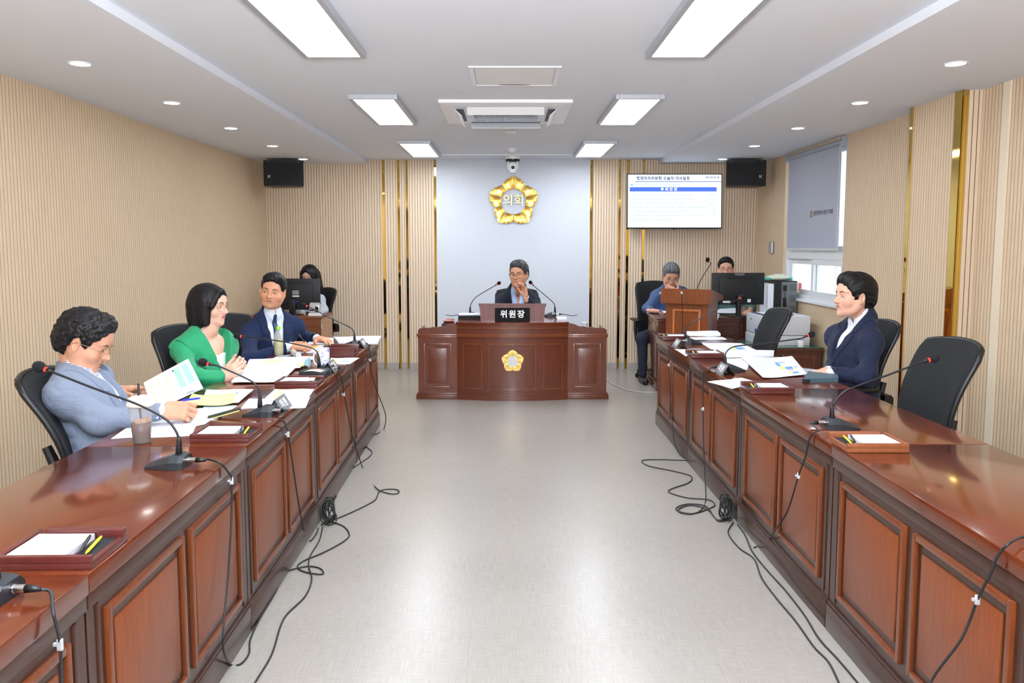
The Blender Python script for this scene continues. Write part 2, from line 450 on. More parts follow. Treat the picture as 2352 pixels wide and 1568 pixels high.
# the neighbouring facade seen through the panes
ow = MB().box(4.3, 4.5, 5.0, 12.0, -1, 4); struct('wall_outside', ow, mat('outside_render', (226, 236, 240), .8))
og = MB(); og.box(4.26, 4.3, 9.35, 9.62, -.2, 2.4); struct('window_2', og, mat('outside_glass', (120, 160, 175), .2))
area('daylight', (4.1, 8.2, 3.2), (0, math.radians(-60), 0), 2.5, 1.5, 60, (.92, .97, 1))
bl = thing('roller_blind', 'light grey roller blind covering the upper window on the right wall', 'blind', (3.045, 7.93, 1.48))
b = MB(); b.box(-.002, .002, -.67, .665, .015, .965); b.build('blind_fabric', mat('blind_cloth', (176, 180, 194), .8, noise=.03, nscale=200), bl)
b = MB(); b.box(-.008, .008, -.67, .665, 0, .022, bev=.004); b.build('bottom_bar', mat('blind_bar', (206, 205, 200), .5), bl)
b = MB(); b.cyl((0, -.72, .99), (0, .70, .99), .026, n=20); b.box(-.03, .03, -.745, -.72, .95, 1.03); b.box(-.03, .03, .70, .72, .95, 1.03); b.build('roller', mat('roller_grey', (160, 164, 176), .5), bl)
ty = Vector((0, -1, 0)); tz = Vector((0, 0, 1)); tx = Vector((-1, 0, 0))
b = MB(); text_into(b, '광주광역시 광산구의회', .052, basis((-.004, -.30, .365), ty, tz, tx), .0006, bold=.0006, sx=.95)
b.build('blind_lettering', mat('blind_text', (92, 92, 104), .7), bl)
b = MB()
for k in range(5):
    a = PI / 2 + k * 2 * PI / 5; b.ball((-.004, -.005 - .024 * math.cos(a) + .0, .365 + .024 * math.sin(a)), (.001, .014, .014), 8)
b.build('blind_emblem', mat('blind_emblem', (150, 128, 90), .6), bl)
b = MB()
for k in range(84):
    for yy in (-.70, -.735): b.ball((-.03, yy, .98 - k * .0165), .0045, 5)
for k in range(9): b.ball((-.03, -.7175 - .0175 * math.cos(PI * k / 8), -.41 - .03 * math.sin(PI * k / 8)), .0045, 5)
b.build('bead_chain', m_white, bl)
# ------------------------------------------------------------------ ceiling fittings
m_lit = emis('panel_diffuser', (240, 247, 255), PANEL_E); m_down = emis('downlight_lit', (255, 255, 255), DOWN_E)
rows = [8.525, 6.15, 3.775, 1.40, -.97]
rown = ['row nearest the back wall', 'second row from the back wall', 'row nearest the camera', 'row above the camera', 'last row behind the camera']
for side, cx in (('left', -.94), ('right', .918)):
    for i, cy in enumerate(rows):
        t = thing('ceiling_light_panel', f'long white rectangular ceiling light panel on the {side} side, {rown[i]}', 'light', (cx, cy, ZC - .034), group='ceiling light panels')
        f = MB()
        f.box(-.17, -.140, -.60, .60, 0, .033, bev=.003); f.box(.140, .17, -.60, .60, 0, .033, bev=.003)
        f.box(-.14, .14, -.60, -.57, 0, .033, bev=.003); f.box(-.14, .14, .57, .60, 0, .033, bev=.003); f.build('frame', m_alu, t)
        MB().box(-.140, .140, -.57, .57, .006, .012).build('diffuser', m_lit, t)
dn = ['fifth', 'fourth', 'third', 'second', 'first']
for side, cx in (('left', -2.36), ('right', 2.468)):
    for i in range(-2, 5):
        cy = 4.43 + 1.18 * i
        w_ = ['behind the camera', 'above the camera', 'nearest the camera', 'second nearest the camera', 'in the middle of the row', 'second nearest the back wall', 'nearest the back wall'][i + 2]
        t = thing('downlight', f'round recessed downlight in the lower {side} ceiling strip, {w_}', 'light', (cx, cy, ZS), group='recessed downlights')
        r = MB(); r.lathe([(.050, -.002), (.056, -.007), (.064, -.004), (.064, 0), (.050, 0)], 32); r.build('rim', m_white, t, smooth=True)
        MB().lathe([(0.0001, -.004), (.050, -.004), (.050, -.001)], 32).build('lens', m_down, t)
# four-way cassette air conditioner
ac = thing('air_conditioner', 'square white ceiling cassette air conditioner with open louvres', 'air conditioner', (-.018, 6.24, ZC))
a = MB(); o_, i_ = .485, .30
for q in range(4):
    R = Matrix.Rotation(q * PI / 2, 4, 'Z')
    a.add([(-o_, -o_, -.022), (o_, -o_, -.022), (o_ - .07, -o_ + .07, -.034), (-o_ + .07, -o_ + .07, -.034), (-o_, -o_, 0), (o_, -o_, 0)], [(0, 1, 2, 3), (0, 4, 5, 1)], R)
    a.add([(-o_ + .07, -o_ + .07, -.034), (o_ - .07, -o_ + .07, -.034), (i_ + .06, -i_ - .06, -.034), (-i_ - .06, -i_ - .06, -.034)], [(0, 1, 2, 3)], R)
a.box(-i_ - .06, i_ + .06, -i_ - .06, i_ + .06, -.033, -.02)
a.build('body', m_white, ac)
gr = MB(); gr.box(-.25, .25, -.25, .25, -.036, -.033)
for k in range(25): x = -.24 + k * .02; gr.box(x, x + .006, -.25, .25, -.041, -.035)
for k in range(7): y = -.24 + k * .08; gr.box(-.25, .25, y, y + .004, -.041, -.035)
gr.build('intake_grille', mat('ac_grille', (198, 205, 216), .5), ac)
for q in range(4):
    R = Matrix.Rotation(q * PI / 2, 4, 'Z')
    MB(R).box(-.285, .285, -.375, -.315, -.0345, -.032).build('air_slot', mat('ac_slot', (120, 126, 140), .6), ac)
    sl = MB(R @ Matrix.Translation((0, -.38, -.036)) @ Matrix.Rotation(math.radians(-42), 4, 'X'))
    sl.box(-.285, .285, 0, .07, -.003, .003, bev=.002); sl.build('louvre', m_white, ac)
h = thing('ceiling_hatch', 'plain square white access hatch set in the middle of the ceiling', 'hatch', (.04, 4.98, ZC))
f = MB()
for q in range(4): f.box(-.275, .245, -.275, -.245, -.008, 0, M=Matrix.Rotation(q * PI / 2, 4, 'Z'), bev=.002)
f.build('rim', m_white, h); MB().box(-.24, .24, -.24, .24, -.006, -.001, bev=.002).build('hatch_door', mat('hatch_door', (242, 242, 243), .5), h)
MB().ball((0, .236, -.006), (.11, .016, .001), 12).build('stain', mat('hatch_stain', (120, 110, 104), .7), h)
dl = thing('linear_diffuser', 'thin white linear air slot running across the ceiling near the back wall', 'air vent', (-.06, 9.13, ZC))
MB().box(-.72, .85, -.02, .02, -.012, 0, bev=.003).build('rail', m_white, dl); MB().box(-.71, .84, -.004, .004, -.0135, -.011).build('slot', mat('slot_grey', (176, 176, 180), .6), dl)
tag(MB().lathe([(0.001, ZC - .012), (.05, ZC - .012), (.056, ZC - .004), (.056, ZC)], 28, Matrix.Translation((.03, 7.35, 0))).build('sprinkler_cover', m_white, smooth=True), 'flat round white cover plate on the ceiling behind the air conditioner', 'sprinkler')
sd = thing('smoke_detector', 'small domed white smoke detector on the ceiling before the camera dome', 'smoke detector', (.045, 8.6, ZC))
MB().lathe([(.05, 0), (.05, -.012), (.04, -.02), (.034, -.034), (.018, -.045), (.0001, -.046)], 28).build('dome', m_white, sd, smooth=True)
cm = thing('security_camera', 'white motorised ceiling camera with black band above the golden emblem', 'camera', (.055, 9.30, ZC))
MB().lathe([(.088, 0), (.088, -.02), (.082, -.045)], 32).build('mount', m_white, cm, auto=True)
MB().lathe([(.082, -.0), (.084, -.045), (.08, -.06), (.07, -.064)], 32).build('band', mat('cam_black', (20, 22, 24), .3), cm, auto=True)
b = MB(); b.box(-.062, -.04, -.03, .03, -.15, -.06, bev=.008); b.box(.04, .062, -.03, .03, -.15, -.06, bev=.008); b.ball((0, 0, -.13), (.058, .06, .072), 18)
b.box(-.036, .036, -.066, 0, -.2, -.07, bev=.02); b.build('camera_head', m_white, cm, smooth=True)
b = MB(); b.cyl((0, -.05, -.135), (0, -.072, -.137), .021, .019, 20); b.build('lens', mat('lens_black', (8, 14, 18), .5, spec=.1), cm)
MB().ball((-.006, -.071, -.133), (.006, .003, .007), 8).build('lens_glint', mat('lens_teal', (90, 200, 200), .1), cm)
# loudspeakers
m_spk = mat('speaker_black', (14, 15, 18), .42, bump=.3, bscale=500)
def loudspeaker(x, y, z, rz, label, lx):
    t = thing('wall_loudspeaker', label, 'loudspeaker', (x, y, z), rz, 'corner loudspeakers')
    b = MB(); pts = [(-.225, .16), (.225, .16), (.225, .05), (.15, -.10), (-.15, -.10), (-.225, .05)]
    n = 12; o = []
    fr = [(-.225 + .45 * i / n, -.10 - .03 * math.sin(PI * i / n)) for i in range(n + 1)]
    pts = fr + [(.16, .13), (-.16, .13)]
    b.prism(pts, -.29, 0, 'z'); b.build('cabinet', m_spk, t)
    b = MB(); b.prism([(p[0] * .94, p[1] - .006) for p in fr] + [(p[0] * .94, p[1] + .0) for p in fr[::-1]], -.275, -.035, 'z'); b.build('grille', mat('speaker_grille', (24, 25, 30), .35, bump=.5, bscale=700), t)
    b = MB(); b.box(-.20, .20, -.06, .05, .0, .012); b.box(-.19, .19, -.115, -.108, -.022, -.006); b.cyl((0, 0, 0), (0, 0, .05), .02); b.build('bracket', mat('bracket_grey', (70, 70, 74), .4, metal=.6), t)
    b = MB(); b.box(lx - .02, lx + .02, -.139, -.134, -.205, -.165); b.build('badge', mat('badge', (52, 54, 58), .3, metal=.5), t)
    b = MB(); b.box(lx - .014, lx - .008, -.141, -.139, -.20, -.17)
    b.prism([(lx - .008, -.186), (lx + .010, -.17), (lx + .016, -.17), (lx - .001, -.186)], -.141, -.139); b.prism([(lx - .008, -.186), (lx + .010, -.202), (lx + .016, -.202), (lx - .001, -.186)], -.141, -.139)
    b.build('badge_letter', mat('badge_white', (220, 220, 220), .4), t)
    return t
p = pt(655, 372, W=9.05); loudspeaker(p.x, p.y, 2.50, math.radians(4), 'black loudspeaker hung under the ceiling in the left back corner', -.155)
p = pt(1710, 372, W=9.05); loudspeaker(p.x, p.y, 2.50, math.radians(-4), 'black loudspeaker hung under the ceiling right of the television', .155)
# ------------------------------------------------------------------ television with the agenda
tv = thing('television', 'wall-mounted flat television showing a blue and white agenda page', 'television', (2.005, YB - .20, 1.735))
tl = Matrix.Rotation(math.radians(-3), 4, 'X')
MB(tl).box(-.575, .575, 0, .045, 0, .66, bev=.006).build('casing', mat('tv_black', (16, 16, 20), .3), tv)
MB().box(-.2, .2, .03, .19, .15, .5).build('wall_bracket', mat('bracket_grey', (70, 70, 74), .4), tv)
MB(tl).box(-.562, .562, -.002, .0, .014, .648).build('screen', emis('screen_white', (236, 248, 255), .95), tv)
def tm(x, z): return tl @ basis((x, -.0045, z), (1, 0, 0), (0, 0, 1), (0, -1, 0))
b = MB(tl); b.box(-.475, .560, -.004, -.003, .560, .567); b.build('header_rule', emis('tv_rule', (30, 110, 190), .8), tv)
b = MB(tl); b.box(-.54, .505, -.004, -.003, .445, .497); b.build('title_bar', emis('tv_bar', (84, 120, 248), .9), tv)
b = MB(); text_into(b, '행정자치위원회 오늘의 의사일정', .046, tm(-.14, .600), .0005, bold=.0012, spacing=1.1, sx=.98); b.build('heading', emis('tv_dark', (40, 60, 120), .8), tv)
b = MB(); text_into(b, '제291회 임시회', .026, tm(.455, .612), .0005, bold=.0006); b.build('session_text', emis('tv_dark', (40, 60, 120), .8), tv)
b = MB(); text_into(b, '제1차 행정자치위원회 회의(2024. 9. 5. 목. 10:00~)', .027, tm(-.49, .525), .0005, align='LEFT', sx=1.05); b.build('date_text', emis('tv_pale', (150, 178, 226), .9), tv)
b = MB(); text_into(b, '부 의 안 건', .042, tm(-.07, .470), .0005, bold=.0014, sx=1.05); b.build('bar_title', emis('tv_white', (255, 255, 255), 1.0), tv)
b = MB(tl); b.ball((-.515, -.004, .525), (.012, .001, .012), 8); b.build('bullet', emis('tv_cyan', (90, 200, 230), .9), tv)
for i, s_ in enumerate(['1. 광주광역시 광산구 행정기구 설치 조례 전부개정조례안', '2. 광주광역시 광산구 지방공무원 정원 조례 일부개정조례안', '3. 광주광역시 광산구 주민투표 조례 전부개정조례안', '4. 광주광역시 광산구 주민조례 제정 및 개폐청구 연서주민수에 관한 조례 폐지안', '5. 시민햇빛발전 설비설치 관련 공유재산 사용 동의안', '6. 광주광역시 광산구정신건강복지센터 운영에 관한 사무 민간위탁 동의안', '7. 광주광역시 광산구 공모사업 관리 조례안']):
    b = MB(); text_into(b, s_, .0275, tm(-.535, .400 - i * .049), .0005, align='LEFT', sx=1.04 if i in (3, 5) else 1.12); b.build('agenda_line', emis('tv_line', (150, 176, 232), .9), tv)
for i, s_ in enumerate(['안건상정', '제안설명', '검토보고', '질의답변', '의      결']):
    b = MB(); text_into(b, s_, .0265, tm(.45, .402 - i * .058), .0005); b.build('step_text', emis('tv_line', (150, 176, 232), .9), tv)
MB(tl).box(-.02, .02, -.004, .02, -.008, .002).build('sensor', mat('tv_black', (16, 16, 20), .3), tv)
tag(MB().box(XR - .03, XR - .002, 9.05, 9.16, 1.44, 1.58, bev=.01).build('wall_intercom', mat('intercom', (170, 172, 178), .35, metal=.4)), 'small silver wall panel beside the window', 'wall panel')
# ------------------------------------------------------------------ golden emblems
def emblem(cx, cz, y, R, mt, relief, split, parent=None, name='petal_ring', inner=.5):
    """five broad petals: scalloped outer edge, round inner edge, grooves cut between the lobes"""
    b = MB()
    lobes = [(-29, .80), (-18, .93), (-7.5, .985), (7.5, .985), (18, .93), (29, .80)]
    for k in range(5):
        base = PI / 2 + k * 2 * PI / 5
        for sgn in (-1, 1):
            # half petal: outline in polar steps
            out = []
            for j in range(0, 40):
                a = j / 39 * 35.4
                r = 0
                e = .80 + .20 * (1 - (a / 36) ** 1.25) - .0
                lobe = abs(math.sin(PI * (a + 1.0) / 12.2)) ** .55
                r = (e - .05) + .055 * lobe
                if a < 2.2: r += .035 * (1 - a / 2.2)
                out.append((a, r))
            g0 = .7 if split else .25
            ri = lambda a: inner * (1.0 if abs(a) > 4 else 1 + .10 * (1 - abs(a) / 4)) if split else inner
            n = len(out); vs = []
            for a, r in out:
                aa = base + sgn * math.radians(g0 + a * (36 - 2 * g0) / 36)
                dome = relief * R * math.sin(PI * (a / 36 * .8 + .1))
                for q in range(6):
                    rr = ri(a) + (r - ri(a)) * q / 5
                    yy = y - .004 - dome * (1 if q in (1, 2, 3, 4) else .35) - relief * R * .5 * (q / 5)
                    vs.append((cx + rr * R * math.cos(aa), yy, cz + rr * R * math.sin(aa)))
            fs = []
            for i in range(n - 1):
                for q in range(5): fs.append((i * 6 + q, (i + 1) * 6 + q, (i + 1) * 6 + q + 1, i * 6 + q + 1))
            m0 = len(vs)
            bk = [(v[0], y, v[2]) for v in vs]
            rim = [i * 6 for i in range(n)] + [(n - 1) * 6 + q for q in range(1, 6)] + [i * 6 + 5 for i in range(n - 2, -1, -1)] + [q for q in range(4, 0, -1)]
            vs2 = vs + [bk[i] for i in rim]
            L = len(rim)
            for i in range(L): fs.append((rim[i], rim[(i + 1) % L], m0 + (i + 1) % L, m0 + i))
            b.add(vs2, fs)
    o = b.build(name, mt, parent, world=True, auto=True)
    g = MB()
    for k in range(5):
        base = PI / 2 + k * 2 * PI / 5
        for a in (-24, -17.5, -11, -5, 5, 11, 17.5, 24):
            a1 = base + math.radians(a)
            r0, r1 = inner + .10, inner + .27
            dx, dz = math.cos(a1), math.sin(a1); w_ = .008 * R
            yy = y - .006 - relief * R * 1.35
            P = [(cx + r0 * R * dx - dz * w_ * .3, cz + r0 * R * dz + dx * w_ * .3), (cx + r1 * R * dx - dz * w_, cz + r1 * R * dz + dx * w_), (cx + r1 * R * dx + dz * w_, cz + r1 * R * dz - dx * w_), (cx + r0 * R * dx + dz * w_ * .3, cz + r0 * R * dz - dx * w_ * .3)]
            g.prism(P, yy - .001, yy + .004, 'y')
    g.build('petal_groove', mat('groove_grey', (150, 132, 96), .5), parent, world=True)
    return o
ey = YB - .06
p = pt(1179.5, 463, y=ey)
em = thing('council_emblem', 'large golden five-petal emblem on the pale wall above the podium', 'emblem', (p.x, ey, p.z), group=None)
m_brass = mat('polished_brass', (224, 176, 82), .18, metal=1)
emblem(p.x, p.z, ey - .012, .306, m_brass, .020, True, em, inner=.50)
b = MB(); text_into(b, '의회', .150, basis((p.x - .002, ey - .02, p.z + .008), (1, 0, 0), (0, 0, 1), (0, -1, 0)), .01, bold=-.0015, sx=.97); b.build('emblem_lettering', m_brass, em, world=True)
# ------------------------------------------------------------------ furniture
w_top = wood('desk_top_wood', (72, 28, 12), (110, 50, 24), .15, coat=.45, vert=False, scale=5)
w_frame = wood('desk_frame_wood', (48, 25, 17), (68, 37, 24), .32, coat=.22)
w_edge = wood('desk_moulding_wood', (88, 40, 16), (124, 62, 28), .28, coat=.3)
w_inset = wood('desk_inset_wood', (104, 50, 22), (138, 70, 34), .36, coat=.12, scale=9)
w_pod = wood('podium_wood', (80, 36, 20), (112, 56, 34), .30, coat=.25)
w_pedge = wood('podium_edge_wood', (98, 48, 28), (132, 72, 44), .25, coat=.4)
w_lect = wood('lectern_wood', (102, 50, 20), (138, 74, 34), .32, coat=.25)
w_lorange = wood('lectern_moulding_wood', (160, 84, 30), (196, 112, 50), .3, coat=.3)
w_dark = wood('dark_red_wood', (58, 24, 18), (84, 38, 28), .3, coat=.3)
w_oper = wood('operator_desk_wood', (96, 48, 26), (130, 72, 40), .32, coat=.2)
m_black = mat('black_plastic', (16, 17, 19), .38)
m_blackm = mat('black_matt', (20, 21, 24), .7)
m_chrome = mat('chrome', (205, 205, 205), .18, metal=1)
m_paper = mat('paper', (236, 240, 250), .7, spec=.2)
DZ = .75
def rect_frame(b, s, x0, x1, u0, u1, z0, z1, w):
    """picture-frame moulding on the aisle face of a desk"""
    b.box(s * x0, s * x1, -u0, -u0 - w, z0, z1, bev=.004); b.box(s * x0, s * x1, -u1 + w, -u1, z0, z1, bev=.004)
    b.box(s * x0, s * x1, -u0 - w, -u1 + w, z0, z0 + w, bev=.004); b.box(s * x0, s * x1, -u0 - w, -u1 + w, z1 - w, z1, bev=.004)
def committee_desk(s, label, loc, rz, L=1.197):
    t = thing('committee_desk', label, 'desk', loc, rz, 'committee desks in two facing rows')
    D = .62
    b = MB(); b.box(0, s * D, 0, -L, .70, .75, bev=.006); b.build('desktop', w_top, t, auto=True)
    b = MB(); b.box(s * .014, s * .036, -.004, -L + .004, .0, .70); b.box(s * .006, s * .02, -.002, -L + .002, .66, .70, bev=.004)
    b.box(s * .009, s * .02, -.045, -.062, .13, .655, bev=.004); b.box(s * .009, s * .02, -L + .062, -L + .045, .13, .655, bev=.004)
    b.build('front_panel', w_frame, t, auto=True)
    b = MB(); b.box(s * .002, s * .03, -.001, -L + .001, 0, .105, bev=.004); b.box(s * .006, s * .03, -.001, -L + .001, .105, .118, bev=.004); b.build('plinth', w_frame, t, auto=True)
    for u0 in (.085, .625):
        u1 = u0 + .487
        b = MB(); rect_frame(b, s, .001, .02, u0, u1, .165, .628, .020); f = b.build('panel_moulding', w_edge, t, auto=True)
        b = MB(); b.box(s * .008, s * .018, -u0 - .045, -u1 + .045, .215, .578, bev=.005); b.build('inset_panel', w_inset, t, auto=True)
    for y in (0, -L + .02):
        b = MB(); b.box(s * .03, s * (D - .03), y - .001, y - .019, .0, .70); b.build('side_panel', w_frame, t)
    b = MB(); b.box(s * .05, s * (D - .06), -.02, -L + .02, .66, .675); b.build('under_shelf', w_frame, t)
    return t
wh = ['farthest from the camera, nearest the podium', 'second from the podium', 'third from the podium', 'fourth from the podium', 'nearest the camera']
for i in range(5):
    committee_desk(1, f'cherry-brown panelled committee desk in the right row, {wh[i]}', (1.265, 6.64 - 1.21 * i, 0), 0, 1.207)
for i in range(5):
    committee_desk(-1, f'cherry-brown panelled committee desk in the left row, {wh[i]}', (-1.09 + .0209 * 1.2 * i, 6.58 - 1.198 * i, 0), .0209)
def lx(y): return -1.09 + .0209 * (6.58 - y)       # aisle face of the left row
# ---------------------------------------------------------------- chairman's podium
pod = thing('podium_desk', "chairman's bow-fronted brown wooden podium desk with golden emblem", 'desk', (.043, 7.75, 0))
HB, HW = .553, .94
def bow(n=24, d=.085, x0=-HB, x1=HB, off=0.0):
    return [(x0 + (x1 - x0) * i / n, -d * (1 - ((2 * i / n - 1)) ** 2) - off) for i in range(n + 1)]
def bow_slab(b, z0, z1, off, back=.60, ex=0.0, inn=None):
    f = bow(off=off, x0=-HB - ex, x1=HB + ex)
    if inn is None: b.prism(f + [(HB + ex, back), (-HB - ex, back)], z0, z1, 'z')
    else:
        g = [(x, y + inn) for x, y in f]
        b.prism(f + g[::-1], z0, z1, 'z')
b = MB(); bow_slab(b, .757, .775, .012, ex=.008); bow_slab(b, .748, .758, .004, ex=.004); b.build('desktop', wood('podium_top_wood', (88, 36, 22), (122, 58, 38), .2, coat=.6, vert=False), pod, auto=True)
b = MB(); bow_slab(b, .06, .75, 0, inn=.03); b.box(-HB + .001, -HB + .02, .031, .6, .0, .747); b.box(HB - .02, HB - .001, .031, .6, 0, .747); b.build('bow_front', w_pod, pod, auto=True)
b = MB(); bow_slab(b, .632, .655, .020, inn=.03); bow_slab(b, .655, .665, .012, inn=.03); bow_slab(b, .622, .632, .010, inn=.03); bow_slab(b, .712, .722, .008, inn=.03); b.build('waist_moulding', w_pedge, pod, auto=True)
b = MB(); bow_slab(b, 0, .045, .028, inn=.05); bow_slab(b, .045, .062, .02, inn=.04); bow_slab(b, .062, .072, .010, inn=.03); b.build('plinth', w_pod, pod, auto=True)
def bowpt(x, off): return -.085 * (1 - (x / HB) ** 2) - off
def bow_frame(x0, x1, z0, z1, w, pr):
    b = MB(); n = 10
    for za, zb in ((z0, z0 + w), (z1 - w, z1)):
        f = [(x0 + w + (x1 - x0 - 2 * w) * i / n) for i in range(n + 1)]
        b.prism([(x, bowpt(x, pr)) for x in f] + [(x, bowpt(x, -.004)) for x in f[::-1]], za, zb, 'z')
    for xa, xb in ((x0, x0 + w), (x1 - w, x1)):
        b.prism([(xa, bowpt(xa, pr)), (xb, bowpt(xb, pr)), (xb, bowpt(xb, -.004)), (xa, bowpt(xa, -.004))], z0, z1, 'z')
    return b
for x0, x1 in ((-.492, -.296), (-.235, .235), (.303, .50)):
    bow_frame(x0, x1, .105, .565, .013, .008).build('panel_moulding', w_pedge, pod, auto=True)
    i = .045
    b = MB(); n = 10; f = [(x0 + i + (x1 - x0 - 2 * i) * k / n) for k in range(n + 1)]
    b.prism([(x, bowpt(x, .005)) for x in f] + [(x, bowpt(x, -.004)) for x in f[::-1]], .155, .512, 'z')
    b.build('inset_panel', w_pod, pod, auto=True)
for s in (-1, 1):
    b = MB(); b.box(s * HB, s * HW, .0, .02, .05, .64); b.box(s * (HW - .02), s * HW, .02, .52, 0, .66); b.build('wing_front', w_pod, pod)
    b = MB(); b.box(s * HB, s * (HW + .012), -.014, .50, .632, .655, bev=.006); b.box(s * HB, s * (HW + .006), -.006, .5, .615, .634, bev=.004); b.build('wing_shelf', w_pedge, pod, auto=True)
    b = MB(); b.box(s * HB, s * (HW + .022), -.022, .52, 0, .045, bev=.004); b.box(s * HB, s * (HW + .014), -.014, .52, .045, .062, bev=.004); b.build('wing_plinth', w_pod, pod, auto=True)
    prof = [(HW, .652), (HW, .69), (HW - .012, .704), (HW - .035, .712), (HW - .07, .716), (HW - .11, .712), (HW - .145, .722), (HW - .19, .720), (HW - .23, .729), (HW - .27, .728), (HW - .30, .742), (HW - .34, .757), (HB, .762), (HB, .652)]
    b = MB(); b.prism([(s * x, z) for x, z in prof], .004, .03, 'y'); b.prism([(s * (HW - .003 - q), .652) for q in (0, .022)] + [(s * (HW - .025), .70), (s * (HW - .003), .69)], .03, .46, 'y'); b.build('scroll_crest', w_pod, pod)
    b = MB(); b.box(s * HB, s * (HW - .02), .03, .5, .655, .668); b.build('wing_top', w_pod, pod)
    xa, xb = s * (HB + .055), s * (HW - .055)
    b = MB()
    x0, x1 = min(xa, xb), max(xa, xb)
    for u, v, z0, z1 in ((x0, x0 + .014, .115, .56), (x1 - .014, x1, .115, .56), (x0 + .014, x1 - .014, .115, .129), (x0 + .014, x1 - .014, .546, .56)): b.box(u, v, -.010, .004, z0, z1, bev=.003)
    b.build('panel_moulding', w_pedge, pod, auto=True)
    b = MB(); b.box(x0 + .045, x1 - .045, -.006, .004, .16, .51, bev=.004); b.build('inset_panel', w_pod, pod, auto=True)
p = pt(1177.5, 829.5, y=7.75 - .095)
pe = thing('podium_emblem', 'small pale golden five-petal emblem mounted on the podium front', 'emblem', (p.x, 7.75 - .092, p.z))
m_pgold = mat('pale_gold', (250, 214, 120), .35, metal=.35)
emblem(p.x, p.z, 7.75 - .091, .112, m_pgold, .02, False, pe, inner=.44)
b = MB(); b.cyl((p.x, 7.75 - .098, p.z), (p.x, 7.75 - .09, p.z), .052, n=36); b.build('disc', mat('emblem_disc', (212, 214, 226), .4), pe, world=True, auto=True)
b = MB(); text_into(b, '의회', .056, basis((p.x, 7.75 - .1, p.z + .002), (1, 0, 0), (0, 0, 1), (0, -1, 0)), .002, bold=.0006); b.build('emblem_lettering', mat('cream_letter', (250, 240, 200), .4), pe, world=True)
# box lectern on the desk and the nameplate
lb = thing('tabletop_lectern', 'low maroon wooden lectern box standing on the podium desk', 'lectern', (.043, 7.84, .775))
w_mar = wood('maroon_wood', (96, 52, 48), (128, 78, 72), .35, coat=.3, scale=4)
b = MB(); b.add([(-.318, 0, 0), (.318, 0, 0), (.330, 0, .165), (-.330, 0, .165), (-.318, .02, 0), (.318, .02, 0), (.330, .02, .165), (-.330, .02, .165)], [(0, 1, 2, 3), (7, 6, 5, 4), (0, 4, 5, 1), (1, 5, 6, 2), (2, 6, 7, 3), (3, 7, 4, 0)])
b.build('front_board', w_mar, lb)
b = MB()
for s in (-1, 1): b.prism([(.021, 0), (.38, 0), (.38, .09), (.021, .158)], s * .315, s * .3, 'x')
b.build('side_board', w_mar, lb)
b = MB(); b.prism([(-.012, .163), (.40, .085), (.40, .10), (-.012, .178)], -.34, .34, 'x'); b.build('top_board', w_mar, lb)
np_ = thing('name_plate', 'wide black chairman nameplate with white lettering before the lectern box', 'nameplate', (.043, 7.775, .7755))
T = Matrix.Rotation(math.radians(-7), 4, 'X')
b = MB(T); b.box(-.174, .174, 0, .012, 0, .137, bev=.002); b.build('plate', mat('plate_black', (7, 7, 8), .5, spec=.12), np_)
b = MB(); text_into(b, '위원장', .080, T @ basis((0, -.0015, .07), (1, 0, 0), (0, 0, 1), (0, -1, 0)), .001, spacing=1.28, bold=.0020); b.build('lettering', mat('white_ink', (245, 245, 245), .5), np_)
MB().box(-.15, .15, .012, .04, 0, .01).build('foot', m_black, np_)
# ---------------------------------------------------------------- speech lectern on the right
le = thing('lectern', 'orange-brown free-standing wooden lectern turned toward the podium', 'lectern', (1.715, 7.50, 0), math.radians(-29))
b = MB(); b.box(-.205, .205, 0, .02, .06, .98); b.box(-.205, -.185, .02, .36, .0, .98); b.box(.185, .205, .02, .36, 0, .98); b.box(-.19, .19, .02, .35, .5, .52); b.build('body', w_lect, le)
b = MB(); b.box(-.24, .24, -.03, .40, 0, .06, bev=.008); b.build('plinth', w_lect, le, auto=True)
b = MB(); b.prism([(-.045, .975), (.42, 1.0), (.42, 1.035), (.34, 1.055), (-.045, 1.118)], -.245, .245, 'x'); b.build('reading_top', w_lect, le)
b = MB()
for u, v, z0, z1 in ((-.135, -.115, .12, .92), (.115, .135, .12, .92), (-.115, .115, .12, .14), (-.115, .115, .90, .92)): b.box(u, v, -.012, .004, z0, z1, bev=.004)
b.build('panel_moulding', w_lorange, le, auto=True)
# ---------------------------------------------------------------- rear desks and cabinets
def side_desk(name, label, x0, x1, y0, y1, h, m, me, over=.02):
    t = thing(name, label, 'desk', ((x0 + x1) / 2, y0, 0)); w = (x1 - x0) / 2; d = y1 - y0
    b = MB(); b.box(-w - over, w + over, -over, d + over, h - .03, h, bev=.008); b.box(-w - over * .5, w + over * .5, -over * .5, d, h - .045, h - .03, bev=.004); b.build('desktop', m, t, auto=True)
    b = MB(); b.box(-w, w, 0, .02, .08, h - .045); b.build('front_panel', m, t)
    for s in (-1, 1):
        b = MB(); b.box(s * w, s * (w - .02), .0205, d, .0, h - .045)
        for z0, z1 in ((h - .17, h - .07), (.12, h - .2)):
            b.box(s * (w + .006), s * w, .05, d - .05, z0, z1, bev=.004)
        b.build('side_panel', m, t, auto=True)
    b = MB(); b.box(-w - .012, w + .012, -.012, d, 0, .09, bev=.005); b.build('plinth', m, t, auto=True)
    b = MB(); n = 2 if w < .4 else 3
    for k in range(n):
        a = -w + .06 + k * (2 * w - .06) / n; c = a + (2 * w - .06) / n - .06
        for z0, z1 in ((h - .19, h - .08), (.15, h - .23)):
            for u, v, p0, p1 in ((a, a + .012, z0, z1), (c - .012, c, z0, z1), (a + .012, c - .012, z0, z0 + .012), (a + .012, c - .012, z1 - .012, z1)): b.box(u, v, -.008, .002, p0, p1, bev=.002)
    b.build('panel_moulding', me, t, auto=True)
    return t
